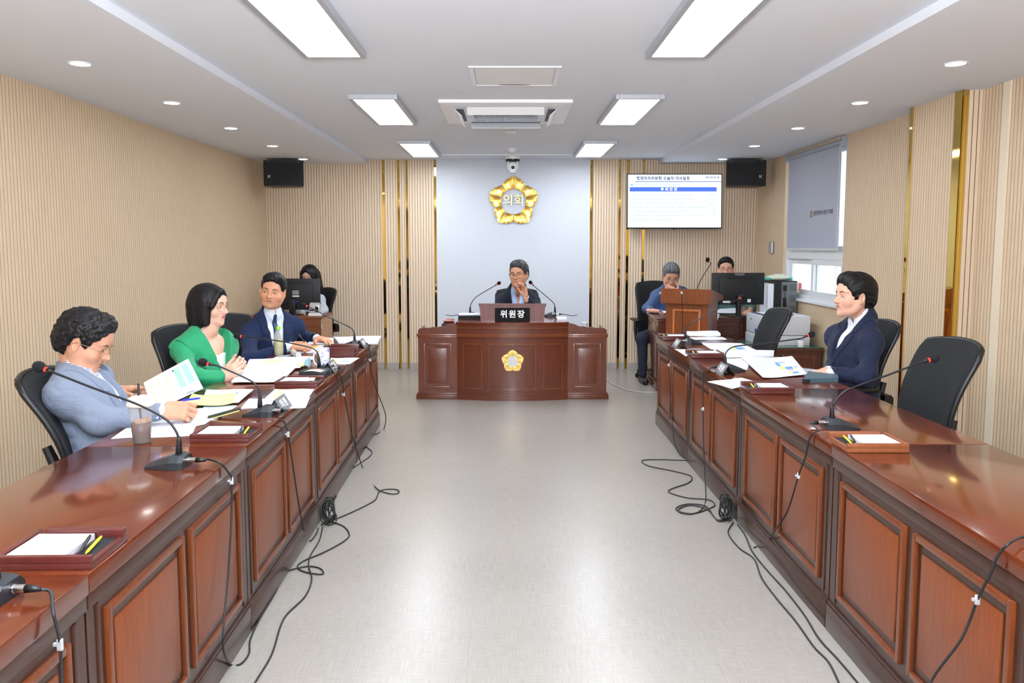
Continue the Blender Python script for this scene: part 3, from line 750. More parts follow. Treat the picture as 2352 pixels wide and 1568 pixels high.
w_sdk = wood('side_desk_wood', (74, 36, 26), (104, 56, 40), .25, coat=.5)
side_desk('side_desk', 'dark brown side desk with carved edge where the grey-haired man writes', 1.575, 2.08, 8.18, 8.76, .785, w_sdk, w_dark)
side_desk('secretary_desk', 'dark red secretary desk under the monitor right of the lectern', 2.13, 2.98, 8.20, 8.84, .785, w_dark, w_dark)
cb = side_desk('low_cabinet', 'low brown cabinet with a green glass top against the right wall', 2.40, 3.02, 7.50, 8.12, .545, w_sdk, w_pedge)
MB().box(-.33, .33, -.02, .63, .545, .553, bev=.002).build('glass_top', mat('green_glass', (90, 150, 120), .06, trans=.5, ior=1.3), cb)
cb['category'] = 'cabinet'
od = thing('operator_desk', 'plain brown operator desk in the left rear corner', 'desk', (-2.44, 8.46, 0))
b = MB(); b.box(-.42, .42, -.02, .56, .74, .77, bev=.004); b.build('desktop', w_oper, od, auto=True)
b = MB(); b.box(-.41, .409, 0, .02, .05, .73); b.box(-.41, .41, -.012, .0, .655, .74); b.build('front_panel', w_oper, od)
for s in (-1, 1): MB().box(s * .41, s * .39, .0205, .55, 0, .739).build('side_panel', mat('oper_side', (176, 134, 104), .45, noise=.06, nscale=30), od)
MB().box(.4105, .4115, .01, .035, .635, .675).build('sticker', m_paper, od)
# ---------------------------------------------------------------- office chairs
m_mesh = mat('chair_mesh', (15, 17, 22), .75, bump=.4, bscale=900)
m_seat = mat('chair_seat', (18, 19, 22), .9, noise=.2, nscale=200)
def office_chair(label, loc, rz, back=1.06, tilt=14):
    """occupant faces local +y"""
    t = thing('office_chair', label, 'chair', loc, rz, 'black mesh office chairs')
    b = MB(); b.lathe([(.001, .40), (.20, .405), (.235, .43), (.235, .46), (.20, .485), (.001, .49)], 28, Matrix.Translation((0, .02, 0)) @ Matrix.Diagonal((1.02, 1.02, 1, 1))); b.build('seat', m_seat, t, smooth=True)
    H = back - .50; ti = math.radians(tilt)
    def bk(u, v, o=0.0):
        w = (.205 + .035 * v) * (1 - .10 * max(0, (v - .88) / .12) ** 2)
        x = (u * 2 - 1) * w
        dep = -.235 + .055 * (2 * u - 1) ** 2 - (v * H) * math.tan(ti) + .05 * math.sin(PI * v) - o
        z = .50 + v * H - .022 * (2 * u - 1) ** 2 * v
        return (x, dep, z)
    b = MB(); b.sheet(lambda u, v: bk(u, v), 14, 14, .022); b.build('backrest', m_mesh, t, smooth=True)
    b = MB()
    ring = [bk(0, v / 12, .012) for v in range(13)] + [bk(u / 12, 1, .012) for u in range(1, 13)] + [bk(1, 1 - v / 12, .012) for v in range(1, 13)]
    b.tube(ring, .0135, 8); b.tube([bk(0, 0, .012), bk(.5, 0, .03), bk(1, 0, .012)], .014, 8)
    b.tube([bk(.12, 1, .016), bk(.5, .985, .03), bk(.88, 1, .016)], .012, 8)
    b.build('back_frame', m_black, t, smooth=True)
    b = MB(); b.tube([(0, -.05, .39), (0, -.24, .40), (0, -.30, .47), (0, -.30 - .2 * math.tan(ti), .66)], [.03, .035, .03, .02], 10)
    b.box(-.13, .13, -.335, -.285, .52, .60, bev=.012); b.box(-.03, .03, -.40, -.29, .49, .57, bev=.01); b.build('back_spine', m_black, t, auto=True)
    for s in (-1, 1):
        b = MB(); b.tube([(s * .20, 0, .41), (s * .285, 0, .44), (s * .292, -.02, .56), (s * .285, -.03, .655)], [.016, .018, .022, .024], 8)
        b.box(s * .25, s * .325, -.15, .12, .655, .685, bev=.012); b.build('armrest', m_black, t, auto=True)
    b = MB(); b.cyl((0, 0, .10), (0, 0, .39), .028, n=14); b.box(-.10, .10, -.12, .10, .365, .405, bev=.01); b.build('gas_column', m_black, t, auto=True)
    b = MB()
    for k in range(5):
        a = 2 * PI * k / 5 + .3; b.tube([(0, 0, .11), (.15 * math.cos(a), .15 * math.sin(a), .10), (.29 * math.cos(a), .29 * math.sin(a), .075)], [.032, .024, .018], 8)
    b.build('star_base', m_black, t, smooth=True)
    for k in range(5):
        a = 2 * PI * k / 5 + .3; c, s_ = math.cos(a), math.sin(a)
        b = MB(); 
        for q in (-1, 1): b.cyl((.29 * c - s_ * q * .010, .29 * s_ + c * q * .010, .03), (.29 * c - s_ * q * .024, .29 * s_ + c * q * .024, .03), .03, n=14)
        b.cyl((.29 * c, .29 * s_, .03), (.29 * c, .29 * s_, .085), .009, n=8); b.build('caster', m_black, t, auto=True)
    return t
def face(dx, dy): return math.atan2(-dx, dy)      # rz for a chair whose occupant looks along (dx, dy)
office_chair('black office chair of the man in the grey-blue blazer, left row', (-1.62, 3.36, 0), face(1, .12), .99, 20)
office_chair('black office chair behind the woman in green', (-1.76, 4.70, 0), face(1, -.42), 1.03, 9)
office_chair('black office chair behind the man with the navy tie', (-1.96, 5.95, 0), face(1, -.55), .99, 8)
office_chair('empty black office chair at the right desk nearest the podium', (1.83, 6.15, 0), face(-1, -.02), 1.03, 13)
office_chair('black office chair of the seated man on the right', (2.05, 4.92, 0), face(-1, -.05), 1.05, 12)
office_chair('empty black office chair on the right nearest the camera', (1.87, 3.83, 0), face(-1, -.03), 1.06, 14)
office_chair("black office chair behind the chairman's podium", (.10, 8.62, 0), face(0, -1), 1.04, 8)
office_chair('black office chair of the grey-haired man in denim', (1.78, 9.12, 0), face(.1, -1), 1.10, 6)
office_chair('black office chair of the man behind the right monitor', (2.56, 9.20, 0), face(0, -1), .98, 6)
office_chair('black office chair of the woman at the operator desk', (-2.36, 9.22, 0), face(-.8, -.75), 1.02, 6)
# ------------------------------------------------------------------ things on the desks
ZT = .7505
m_foam = mat('mic_foam', (14, 14, 16), .95)
m_red = emis('mic_red_ring', (255, 70, 60), 1.6)
m_base = mat('mic_base_black', (34, 37, 42), .42, coat=.15)
m_cable = mat('cable_black', (30, 32, 34), .5)
def unit(v): v = Vector(v); return v.normalized()
def microphone(label, base, neck, head, s, z=ZT, y=None, sc=1.0, lift=True):
    """base, neck, head: measured image points; s=+1 neck leans to +x, -1 to -x"""
    o = pt(base[0], base[1], z=z) if not isinstance(base, Vector) else base
    t = thing('gooseneck_microphone', label, 'microphone', tuple(o), 0, 'gooseneck microphones')
    b = MB(Matrix.Translation(o) @ Matrix.Diagonal((s * sc, sc, sc, 1)))
    w = [(-.062, .046), (-.03, .050), (.028, .047), (.062, .034), (.070, .0)]
    xs = [(-.066, .048, .040), (-.05, .052, .044), (-.02, .056, .045), (.03, .050, .026), (.066, .040, .012), (.074, .030, .008)]
    vs = []; fs = []
    for x, hw, h in xs:
        vs += [(x, -hw, 0), (x, -hw, h * .55), (x, -hw * .62, h), (x, hw * .62, h), (x, hw, h * .55), (x, hw, 0)]
    for i in range(len(xs) - 1):
        for k in range(6): a = i * 6 + k; c = i * 6 + (k + 1) % 6; fs.append((a, c, c + 6, a + 6))
    fs.append(tuple(range(6))); fs.append(tuple(len(vs) - 6 + k for k in range(6)))
    b.add(vs, fs); b.build('base', m_base, t, world=True)
    Y = o.y if y is None else y
    P_ = [pt(px, py, y=Y) for px, py in neck]; P_[0].z = max(P_[0].z, z + .03)
    H_ = pt(head[0], head[1], y=Y)
    P_.append(P_[-1] * .35 + H_ * .65)
    path = smooth_path(P_, 6)
    b = MB(); b.tube(path, .0042 * sc, 8); b.build('gooseneck', m_black, t, world=True, smooth=True)
    d0 = unit(P_[1] - P_[0]); b = MB(); b.tube([P_[0] - d0 * .012, P_[0] + d0 * .02, P_[0] + d0 * .055, P_[0] + d0 * .068], [.0115 * sc, .011 * sc, .008 * sc, .0045 * sc], 14); b.build('neck_socket', m_black, t, world=True, smooth=True)
    d = unit(H_ - P_[-2]); b = MB(); e = H_ - d * .024 * sc
    b.tube([e - d * .004, e + d * .008], .0088 * sc, 16); b.build('light_ring', m_red, t, world=True, smooth=True)
    b = MB(); b.tube([e - d * .022, e - d * .004], [.006 * sc, .0082 * sc], 12); b.build('capsule_collar', m_black, t, world=True, smooth=True)
    q = d.to_track_quat('Z', 'Y').to_matrix().to_4x4()
    b = MB(Matrix.Translation(H_) @ q); b.ball((0, 0, 0), (.0195 * sc, .0195 * sc, .023 * sc), 16); b.build('foam_head', m_foam, t, world=True, smooth=True)
    c0 = o + Vector((-s * .066 * sc, 0, .022)); c1 = c0 + Vector((-s * .030, 0, 0)); c2 = c1 + Vector((-s * .034, 0, -.002))
    b = MB(); b.cyl(c0, c1, .0095, n=18); b.tube([c0, c0 + Vector((-s * .006, 0, 0))], .0115, 18); b.build('plug', m_chrome, t, world=True, auto=True)
    b = MB(); b.tube([c1, c1 + Vector((-s * .018, 0, 0)), c2], [.0095, .008, .0045], 12); b.build('plug_boot', m_black, t, world=True, smooth=True)
    return t, c2
def cable(label, pts, r=.0036, clip=None, name='microphone_cable', m=None):
    b = MB(); b.tube(smooth_path(pts, 6), r, 7); o = b.build(name, m or m_cable, smooth=True)
    tag(o, label, 'cable', 'cables along the desks')
    if clip is not None:
        c = MB(); c.box(clip.x - .006, clip.x + .006, clip.y - .004, clip.y + .004, clip.z - .013, clip.z + .013, bev=.002); c.box(clip.x - .014, clip.x + .004, clip.y - .003, clip.y + .003, clip.z - .003, clip.z + .004)
        c.build('cable_clip', mat('clip_clear', (205, 208, 212), .25), o, world=True)
    return o
G = lambda px, py: pt(px, py, z=.005)
def LF(px, py, o=.010):                       # on the aisle face of the left row
    p = pt(px, py, x=-1.03)
    for _ in range(4): p = pt(px, py, x=lx(p.y) + o)
    return p
RF = lambda px, py, o=.010: pt(px, py, x=1.265 - o)
# left row microphones
t, c = microphone('gooseneck microphone nearest the camera on the left desks, pointing left', (388, 1070), [(411, 1045), (411, 1015), (404, 990), (380, 962), (320, 930), (220, 893), (130, 858)], (90, 842), -1)
cable('black cable hanging from the nearest left microphone', [c, pt(475, 1054, z=.768), pt(505, 1063, z=.765), LF(524, 1084, .012), LF(532, 1106, .014), LF(531, 1200, .016), LF(523, 1340, .02), LF(513, 1440, .03), LF(514, 1495, .03), G(530, 1526), G(553, 1524), G(572, 1500), G(575, 1468), G(597, 1420), G(624, 1375), G(637, 1352)], clip=LF(532, 1104, .014))
t, c = microphone('gooseneck microphone beside the black phone on the left desks', (598, 953), [(597, 938), (597, 908), (587, 883), (562, 867), (505, 842), (480, 836)], (466, 832), -1)
cable('black cable hanging from the microphone beside the phone', [c, pt(640, 958, z=.768), pt(652, 968, z=.764), LF(660, 985, .012), LF(664, 1010, .014), LF(675, 1085, .014), LF(690, 1180, .016), G(703, 1238), G(714, 1241), G(726, 1226), G(731, 1212)], clip=LF(662, 997, .014))
t, c = microphone('gooseneck microphone behind the blue-patterned mug', (741, 853), [(733, 842), (732, 822), (728, 808), (716, 799), (688, 792), (642, 783), (575, 774)], (545, 771), -1)
cable('black cable hanging from the microphone behind the mug and looping on the floor', [c, pt(776, 853, z=.766), LF(785, 870, .014), LF(790, 905, .016), LF(796, 933, .016), LF(808, 995, .016), LF(824, 1048, .05), LF(839, 1087, .08), G(864, 1120), G(885, 1131), G(908, 1134), G(917, 1128.6), G(908, 1123.5), G(885, 1123.5), G(871, 1128.6), G(866, 1140), G(859, 1150), G(825, 1168), G(775, 1190), G(752, 1196), G(738, 1205)], clip=LF(790, 905, .016))
t, c = microphone('farthest gooseneck microphone of the left row, in front of the navy-suited man', (806, 795), [(814.7, 788), (814, 770), (811, 759), (801, 750), (759, 730), (715, 707)], (698, 700), -1)
cable('black cable hanging from the farthest left microphone', [c, pt(846, 797, z=.765), LF(849, 806, .014), LF(850.5, 826, .016), LF(853, 854, .016), LF(864.5, 895, .03), LF(877, 926, .06), LF(886, 956, .09), G(882, 984), G(867, 995), G(849, 1001), G(839, 1010), G(842, 1025), G(854, 1037), G(849, 1048), G(829, 1062), G(811, 1074)], clip=LF(850.5, 826, .016))
t, c = microphone('gooseneck microphone cut off by the left edge of the photo', Vector((-1.155, 1.66, ZT)), [(-10, 1345), (-12, 1300), (-30, 1260), (-80, 1225), (-200, 1170)], (-330, 1110), -1)
cable('thick black cable at the bottom left corner', [c, c + Vector((.02, 0, -.006)), LF(122, 1405, .012), LF(130, 1440, .016), LF(138, 1480, .016), LF(142, 1568, .016), LF(146, 1680, .02), G(150, 1900), G(165, 1980)], clip=LF(138, 1480, .016))
# right row microphones
t, c = microphone('farthest gooseneck microphone of the right row, near the lectern', (1590, 789), [(1573.5, 779), (1574.5, 759.5), (1584, 744), (1608, 731), (1645, 712), (1690, 690)], (1706, 681), 1)
cable('black cable hanging from the farthest right microphone', [c, pt(1545, 789, z=.764), RF(1538, 793), RF(1536.4, 806, .014), RF(1536.4, 838, .014), RF(1538, 883, .014), RF(1540.8, 931, .016), RF(1544.6, 975, .02), RF(1550, 1020, .03), G(1562, 1044), G(1572, 1052)], clip=RF(1536.4, 838, .014))
t, c = microphone('gooseneck microphone in front of the scattered papers, right row', (1682, 851), [(1665.6, 840), (1665.6, 816), (1673, 803), (1690.5, 795), (1747, 789), (1833, 778)], (1864, 768), 1)
cable('black cable hanging from the right microphone beside the papers', [c, pt(1628, 849, z=.765), RF(1618.6, 853), RF(1614.7, 873, .014), RF(1615, 939, .016), RF(1616, 1020, .018), RF(1618.6, 1084, .03), G(1621, 1147), G(1611, 1170), G(1588, 1180), G(1563, 1177), G(1560, 1168), G(1586, 1160), G(1622, 1168), G(1640, 1186), G(1652, 1197), G(1676, 1192)], clip=RF(1615, 939, .016))
t, c = microphone('gooseneck microphone before the empty chair, right row nearest the camera', (1930, 982), [(1911, 966), (1911, 945), (1916, 925), (1935, 903), (1962, 889), (2050, 857), (2110, 834)], (2146, 822), 1)
cable('black cable hanging from the nearest right microphone', [c, pt(1880, 988, z=.766), RF(1868, 994), RF(1858, 1011, .014), RF(1851, 1045, .016), RF(1834, 1092, .02), RF(1809, 1172, .04), RF(1779, 1219, .05), G(1757, 1249), G(1732, 1257)], clip=RF(1834, 1092, .02))
t, c = microphone('gooseneck microphone just outside the right edge of the photo', Vector((1.46, 1.93, ZT)), [(2420, 1250), (2420, 1190), (2440, 1150), (2500, 1110), (2650, 1060)], (2760, 1030), 1)
cable('thick black cable at the lower right edge', [c, pt(2350, 1233, z=.77), RF(2316, 1249, .012), RF(2290, 1279, .018), RF(2275, 1317, .022), RF(2245, 1377, .03), RF(2209, 1466, .05), RF(2141, 1560, .08), G(2110, 1640)], clip=RF(2245, 1377, .03))
cable('loose black cable snaking over the floor beside the right row', [G(*p) for p in [(1575, 1057), (1516, 1055), (1481, 1056), (1474, 1060), (1491, 1070), (1542, 1080.6), (1583, 1091), (1589, 1100), (1578, 1110), (1542, 1122.6), (1538, 1131), (1579, 1143), (1626, 1147), (1642, 1158), (1630, 1167), (1592, 1179), (1557, 1173), (1556, 1164), (1583, 1157), (1621, 1162), (1638, 1183), (1651, 1194), (1680, 1187)]])
cable('long black cable running toward the camera beside the right row, left of the pair', [G(*p) for p in [(1684, 1200), (1672.6, 1223.7), (1698, 1258), (1732, 1283), (1749, 1326), (1783, 1373), (1826, 1424), (1868, 1483), (1903, 1520), (1930, 1575), (1975, 1680)]])
cable('long black cable running toward the camera beside the right row, right of the pair', [G(*p) for p in [(1694, 1204), (1711, 1228), (1728, 1266), (1762, 1309), (1804.6, 1356), (1847, 1411), (1881, 1466), (1924, 1513), (1972, 1570), (2040, 1660)]])
cable('long black cable running toward the camera beside the left row', [G(*p) for p in [(741, 1210), (733, 1242), (713, 1275), (709, 1300), (716, 1330), (700, 1370), (652, 1420), (625, 1500), (585, 1568), (520, 1680)]])
cable('looped black cable lying on the floor by the left row', [G(*p) for p in [(752, 1196), (785, 1206), (801, 1222), (796, 1238), (750, 1265), (697, 1288), (683, 1302), (700, 1313), (730, 1318), (743, 1316), (735, 1305), (710, 1300), (680, 1305), (660, 1311)]])
cable('short black cable curving out from under the left row', [G(*p) for p in [(773, 1138), (764, 1155), (765, 1172), (773, 1185), (770, 1200), (752, 1206)]])
def coil2(label, o, s):
    b = MB(); pts = []
    for k in range(7 * 10):
        q = k * 2 * PI / 10; R = .055 + .012 * math.sin(k * .37)
        pts.append(o + Vector((s * (.012 + R * .55 * (1 + math.cos(q)) * (.8 + .2 * math.sin(k))), -.05 + .0014 * k + .02 * math.sin(k * .9), .075 + R * 1.1 * math.sin(q))))
    b.tube(smooth_path(pts, 3), .0036, 6)
    o_ = b.build('coiled_cable', m_cable, smooth=True); return tag(o_, label, 'cable', 'cables along the desks')
p = G(722, 1200); coil2('bundle of looped black cable against the left desks', Vector((lx(p.y) + .01, p.y, 0)), 1)
p = G(1684, 1192); coil2('bundle of looped black cable against the right desks', Vector((1.255, p.y, 0)), -1)
cable('pale grey cable duct on the floor right of the podium', [pt(px, py, z=.006) for px, py in [(1385, 862), (1405, 880), (1432, 893), (1460, 899), (1503, 902)]], r=.008, name='floor_cable', m=mat('cable_grey', (176, 174, 170), .5))
# podium and lectern microphones
t, c = microphone('left one of the two gooseneck microphones on the podium', (1091, 726), [(1079.8, 717.5), (1080, 705), (1083, 695.7), (1095, 681), (1136, 656)], (1146, 650), 1, z=.776)
cable('black cable from the left podium microphone', [c, c + Vector((-.05, -.0, -.005)), c + Vector((-.12, .06, -.02)), c + Vector((-.20, .2, -.022))])
t, c = microphone('right one of the two gooseneck microphones on the podium', (1263, 726), [(1274.9, 717), (1274.4, 703), (1267, 691), (1228, 658)], (1218.6, 648.5), -1, z=.776)
cable('black cable from the right podium microphone', [c, c + Vector((.05, -.0, -.004)), c + Vector((.12, .05, -.02)), c + Vector((.18, .2, -.022))])
lm = thing('lectern_microphone', 'slim gooseneck microphone standing on the lectern', 'microphone', (1.80, 7.72, 1.05))
Yl = 7.72; P_ = [pt(px, py, y=Yl) for px, py in [(1602.7, 668), (1604, 655), (1616, 632), (1630, 610), (1632.5, 604.5), (1630, 601)]]
b = MB(); b.tube(smooth_path(P_, 5), .0042, 8); b.cyl(P_[0] - Vector((0, 0, .03)), P_[0] + Vector((0, 0, .015)), .016, .008, 12); b.build('gooseneck', m_black, lm, world=True, smooth=True)
H_ = pt(1625.5, 596.5, y=Yl); b = MB(); b.ball(H_, (.021, .021, .024), 14); b.build('foam_head', m_foam, lm, world=True, smooth=True)
b = MB(); b.ball(H_ * .55 + P_[-1] * .45 + Vector((0, -.008, 0)), .0085, 10); b.build('light_ring', m_red, lm, world=True)
cable('thin black cable hanging down the front of the lectern', [pt(px, py, y=y_) for px, py, y_ in [(1573, 660, 7.52), (1567, 661, 7.43), (1566, 680, 7.40), (1567, 700, 7.41), (1568, 740, 7.44), (1569, 790, 7.44), (1571, 850, 7.44)]], clip=pt(1566, 672, y=7.40))
# ---------------------------------------------------------------- desk organisers (wooden pad trays)
w_tray = wood('tray_wood', (70, 26, 24), (98, 42, 36), .3, coat=.3)
w_tray2 = wood('tray_wood_worn', (116, 62, 34), (148, 86, 52), .4, coat=.1)
m_yel = mat('highlighter', (214, 220, 40), .4); m_pen = mat('pen_black', (22, 22, 26), .3)
def organiser(label, x, y, s, rz=0, m=None, h=.034, pad=True, extra=None):
    t = thing('desk_organiser', label, 'tray', (x, y, ZT), rz, 'wooden pad trays'); m = m or w_tray
    b = MB(); b.box(0, s * .232, 0, .19, 0, .016, bev=.002); b.box(0, s * .232, 0, .014, .016, h, bev=.002)
    b.box(s * .218, s * .232, .014, .19, .016, h, bev=.002); b.box(0, s * .20, .166, .19, .016, h + .004, bev=.003); b.box(0, s * .012, .0, .166, .016, .020); b.build('box', m, t, auto=True)
    if pad:
        b = MB(); b.box(s * .070, s * .212, .018, .160, .016, h - .003, bev=.001); b.build('memo_pad', m_paper, t)
    b = MB(); b.box(s * .012, s * .062, .02, .16, .0165, .0195); b.build('pen_well', m_blackm, t)
    for k, (mm, a) in enumerate(((m_yel, .18), (m_pen, .40))):
        p0 = Vector((s * (.030 + .014 * k), .035, .027 + .004 * k)); d = Vector((s * a * .6, 1, .05)).normalized()
        b = MB(); b.tube([p0, p0 + d * .012, p0 + d * .085, p0 + d * .10], [.0015, .0038, .0042, .003], 10); b.build('pen', mm, t, smooth=True)
    if h > .05: MB().box(0, s * .232, -.003, .004, 0, h, bev=.002).build('raised_lid', m, t)
    return t
organiser('maroon pad tray at the far end of the right desks', 1.268, 6.42, 1)
organiser('maroon pad tray before the farther right nameplate, between the first two right desks', 1.268, 5.38, 1)
organiser('maroon pad tray beside the blue-grey folder on the right desks', 1.270, 4.05, 1)
organiser('light brown worn pad tray on the right desk nearest the camera', 1.272, 2.88, 1, m=w_tray2)
organiser('maroon box tray with raised lid behind the flowered mug', lx(5.42) - .005, 5.42, -1, .0209, h=.068, pad=False)
organiser('maroon pad tray with printed card in front of the black box', lx(4.25) - .005, 4.24, -1, .0209)
organiser('maroon pad tray between the coffee cup and the phone, left row', lx(3.02) - .005, 3.03, -1, .0209)
organiser('maroon pad tray nearest the camera at the lower left', lx(1.82) - .005, 1.81, -1, .0209)
# ---------------------------------------------------------------- tent nameplates
def nameplate(label, x, y, s, rz=0, txt='의원'):
    t = thing('nameplate', label, 'nameplate', (x, y, ZT), rz, 'small tent nameplates'); L = .17; h = .062; w = .04
    b = MB(); b.prism([(-w, 0), (-w + .003, 0), (0, h - .004), (w - .003, 0), (w, 0), (.001, h), (-.001, h)], -L / 2, L / 2, 'y'); b.build('tent', m_black, t)
    q = Vector((s * -1 * h, 0, w)).normalized(); q = Vector((s * h, 0, w)).normalized()
    up = Vector((-s * w, 0, h)).normalized(); rt = Vector((0, s, 0))
    c = Vector((s * w / 2, 0, h / 2)) + q * .0012
    b = MB(basis(c, rt, up, q)); b.box(-L / 2 + .003, L / 2 - .003, -.036, .036, -.001, .0004); b.build('face_card', mat('plate_grey', (104, 106, 110), .4), t)
    b = MB(); text_into(b, txt, .046, basis(c + q * .0012, rt, up, q), .0006, spacing=1.25, bold=.0012, sx=1.1); b.build('lettering', mat('white_ink', (245, 245, 245), .5), t)
p = pt(840, 792, z=ZT); nameplate('small grey tent nameplate beside the farthest left microphone', lx(p.y) - .05, 5.98, 1, .0209)
p = pt(780, 845, z=ZT); nameplate('small grey tent nameplate beside the flowered mug', lx(p.y) - .05, 4.83, 1, .0209)
p = pt(642, 942, z=ZT); nameplate('small grey tent nameplate beside the phone, nearest on the left', lx(p.y) - .055, 3.66, 1, .0209)
nameplate('small grey tent nameplate at the far right desk', 1.315, 5.98, -1)
nameplate('small grey tent nameplate beside the right microphone with the papers', 1.318, 4.72, -1)
# ---------------------------------------------------------------- papers
m_ink = mat('ink_grey', (206, 210, 222), .8); m_blue = mat('print_blue', (96, 160, 232), .7); m_yelp = mat('print_yellow', (240, 232, 90), .7)
m_pale = mat('print_pale', (190, 196, 236), .7); m_lyel = mat('print_pale_yellow', (240, 234, 150), .7); m_cyan = mat('print_cyan', (150, 206, 240), .7); m_green = mat('print_green', (150, 216, 170), .7)
def sheet(label, cn, th=.0016, lines=18, patches=(), curl=.0, name='document_sheet', group='loose papers', m=None, words=5, z=None, lm=(.1, .12, .9, .9), bend=0.0):
    """cn: four corners in order, world points; u from 0->1, v from 0->3"""
    A_, B_, C_, D_ = cn
    f = lambda u, v: (A_ * (1 - u) + B_ * u) * (1 - v) + (D_ * (1 - u) + C_ * u) * v + Vector((0, 0, curl * (abs(2 * u - 1) ** 3) + bend * math.sin(PI * v) + .0015 * math.sin(u * 7 + v * 3)))
    b = MB(); b.sheet(lambda u, v: f(u, v) + Vector((0, 0, th / 2)), 14, 10, th); o = b.build(name, m or m_paper, auto=True)
    tag(o, label, 'paper', group)
    nn = (B_ - A_).cross(D_ - A_).normalized(); nn = nn if nn.z > 0 or abs(nn.z) < .3 and nn.y < 0 else -nn
    def patch(bb, u0, v0, u1, v1):
        n = max(1, int((u1 - u0) * 8)); q = nn * (th / 2 + .0007) + Vector((0, 0, th / 2))
        vs = []; fs = []
        for i in range(n + 1):
            u = u0 + (u1 - u0) * i / n; vs += [f(u, v0) + q, f(u, v1) + q]
        for i in range(n): fs.append((2 * i, 2 * i + 2, 2 * i + 3, 2 * i + 1))
        bb.add(vs, fs)
    if lines:
        rnd = random.Random(len(label)); bb = MB()
        for i in range(lines):
            v = lm[1] + (lm[3] - lm[1]) * i / lines; u = lm[0]
            end = lm[2] if rnd.random() > .25 else lm[0] + (lm[2] - lm[0]) * rnd.uniform(.3, .9)
            while u < end:
                w = rnd.uniform(.03, .12); 
                if rnd.random() > .12: patch(bb, u, v, min(u + w, end), v + (lm[3] - lm[1]) / lines * .24)
                u += w + .015
        bb.build('printed_text', m_ink, o, world=True)
    for (u0, v0, u1, v1, mm) in patches:
        bb = MB(); patch(bb, u0, v0, u1, v1); bb.build('printed_block', mm, o, world=True)
    return o
def Z4(c, z=.0): return [pt(a, b_, z=ZT + z) for a, b_ in c]
chart = [(.56, .30, .63, .52, m_blue), (.64, .30, .76, .34, m_blue), (.58, .56, .66, .68, m_yelp), (.67, .58, .82, .70, m_blue), (.68, .73, .80, .76, mat('print_red', (220, 120, 120), .7)), (.86, .60, .93, .64, m_blue), (.66, .84, .72, .90, m_yelp), (.73, .84, .86, .92, m_blue)]
sheet('white sheet lying under the iced coffee cup', Z4([(255, 1008), (440, 1001), (462, 953), (322, 962)]), lines=14, words=4)
sheet('printed sheet under the writing hand of the man in the grey-blue blazer', Z4([(395, 985), (470, 975), (532, 936), (418, 938)], .002), lines=12)
sheet('pale blue printed sheet beneath the yellow page, left row', Z4([(440, 975), (500, 962), (545, 932), (470, 932)], .0005), lines=6, m=mat('paper_blue', (206, 220, 246), .7))
o = sheet('yellow printed page with curled edge before the man in the grey-blue blazer', Z4([(428, 932), (536, 930), (541, 906), (442, 909)], .010), lines=6, m=mat('paper_yellow', (236, 236, 150), .7), curl=.010, th=.003)
sheet('sheet with a coloured chart next to the yellow page', Z4([(462, 925), (548, 925), (583, 894), (474, 895)], .004), lines=5, patches=[(.45, .45, .62, .62, m_blue), (.68, .62, .75, .72, m_blue), (.55, .25, .62, .33, m_blue), (.2, .2, .3, .24, m_ink)])
sheet('sheet with pale purple bands on the aisle edge behind the nearest nameplate', Z4([(603, 921), (704, 921), (722, 894), (632, 894)], .002), lines=4, patches=[(.12, .1, .28, .9, m_lyel), (.42, .1, .62, .9, m_pale), (.75, .1, .9, .9, m_pale)])
sheet('plain white sheet under the purple-banded sheet', Z4([(552, 939), (702, 937), (712, 912), (572, 916)], .0), lines=8, lm=(.06, .3, .35, .9))
# held sheet
P1c = [pt(330, 880, W=3.66), pt(432, 824, W=3.78), pt(467, 892, W=3.62), pt(352, 946, W=3.46)]
sheet('stapled printed page held up by the man in the grey-blue blazer', [P1c[3], P1c[0], P1c[1], P1c[2]], lines=0, name='held_document', patches=[(.30, .80, .92, .93, m_cyan), (.28, .62, .92, .75, m_green)] + [(.2 + .0 * k, .10 + .08 * k, .86, .125 + .08 * k, m_ink if k % 2 else m_lyel) for k in range(6)] + [(.84, .60, .90, .625, m_pen)])
P1d = [pt(430, 905, W=3.57), pt(467, 892, W=3.6), pt(440, 878, W=3.56), pt(424, 908, W=3.50)]
sheet('folded white paper corner at the bottom of the held page', P1d, lines=0, name='folded_page')
# woman's open book
sheet('near page of the thick open document before the woman in green', Z4([(531, 878.5), (648, 877), (680, 844), (564, 846)], .010), lines=16, th=.008)
sheet('far page of the thick open document with a yellow table, before the woman in green', Z4([(566, 846), (690, 845), (712, 822), (574, 828)], .012), lines=14, th=.010, bend=.008, patches=[(.10, .30, .62, .66, m_lyel)], lm=(.05, .1, .95, .25))
sheet('printed sheet behind the open document by the bottle', Z4([(618, 828), (722, 826), (722, 818.5), (636, 819)], .001), lines=5, patches=[(.3, .3, .5, .6, m_blue)])
sheet('yellow sticky sheet clipped to the open document', Z4([(683, 841), (699, 841), (701, 825), (686, 825)], .022), lines=0, m=mat('sticky_yellow', (238, 238, 140), .7), curl=.006)
sheet('curled blue page at the end of the open document', Z4([(700, 841), (713, 840), (714, 825), (702, 825)], .02), lines=0, m=mat('paper_teal', (140, 180, 200), .7), curl=.010)
sheet('printed card on the tray in front of the black box', [pt(a, b_, z=ZT + .034) for a, b_ in [(650, 875), (722, 874), (722, 867), (658, 868)]], lines=3, patches=[(.1, .2, .5, .8, m_pale)])
sheet('purple-banded sheet on the aisle edge beside the flowered mug', Z4([(756, 836), (804, 836), (826, 822), (760, 822)], .001), lines=3, patches=[(.05, .2, .3, .8, m_lyel), (.5, .2, .8, .8, m_pale)])
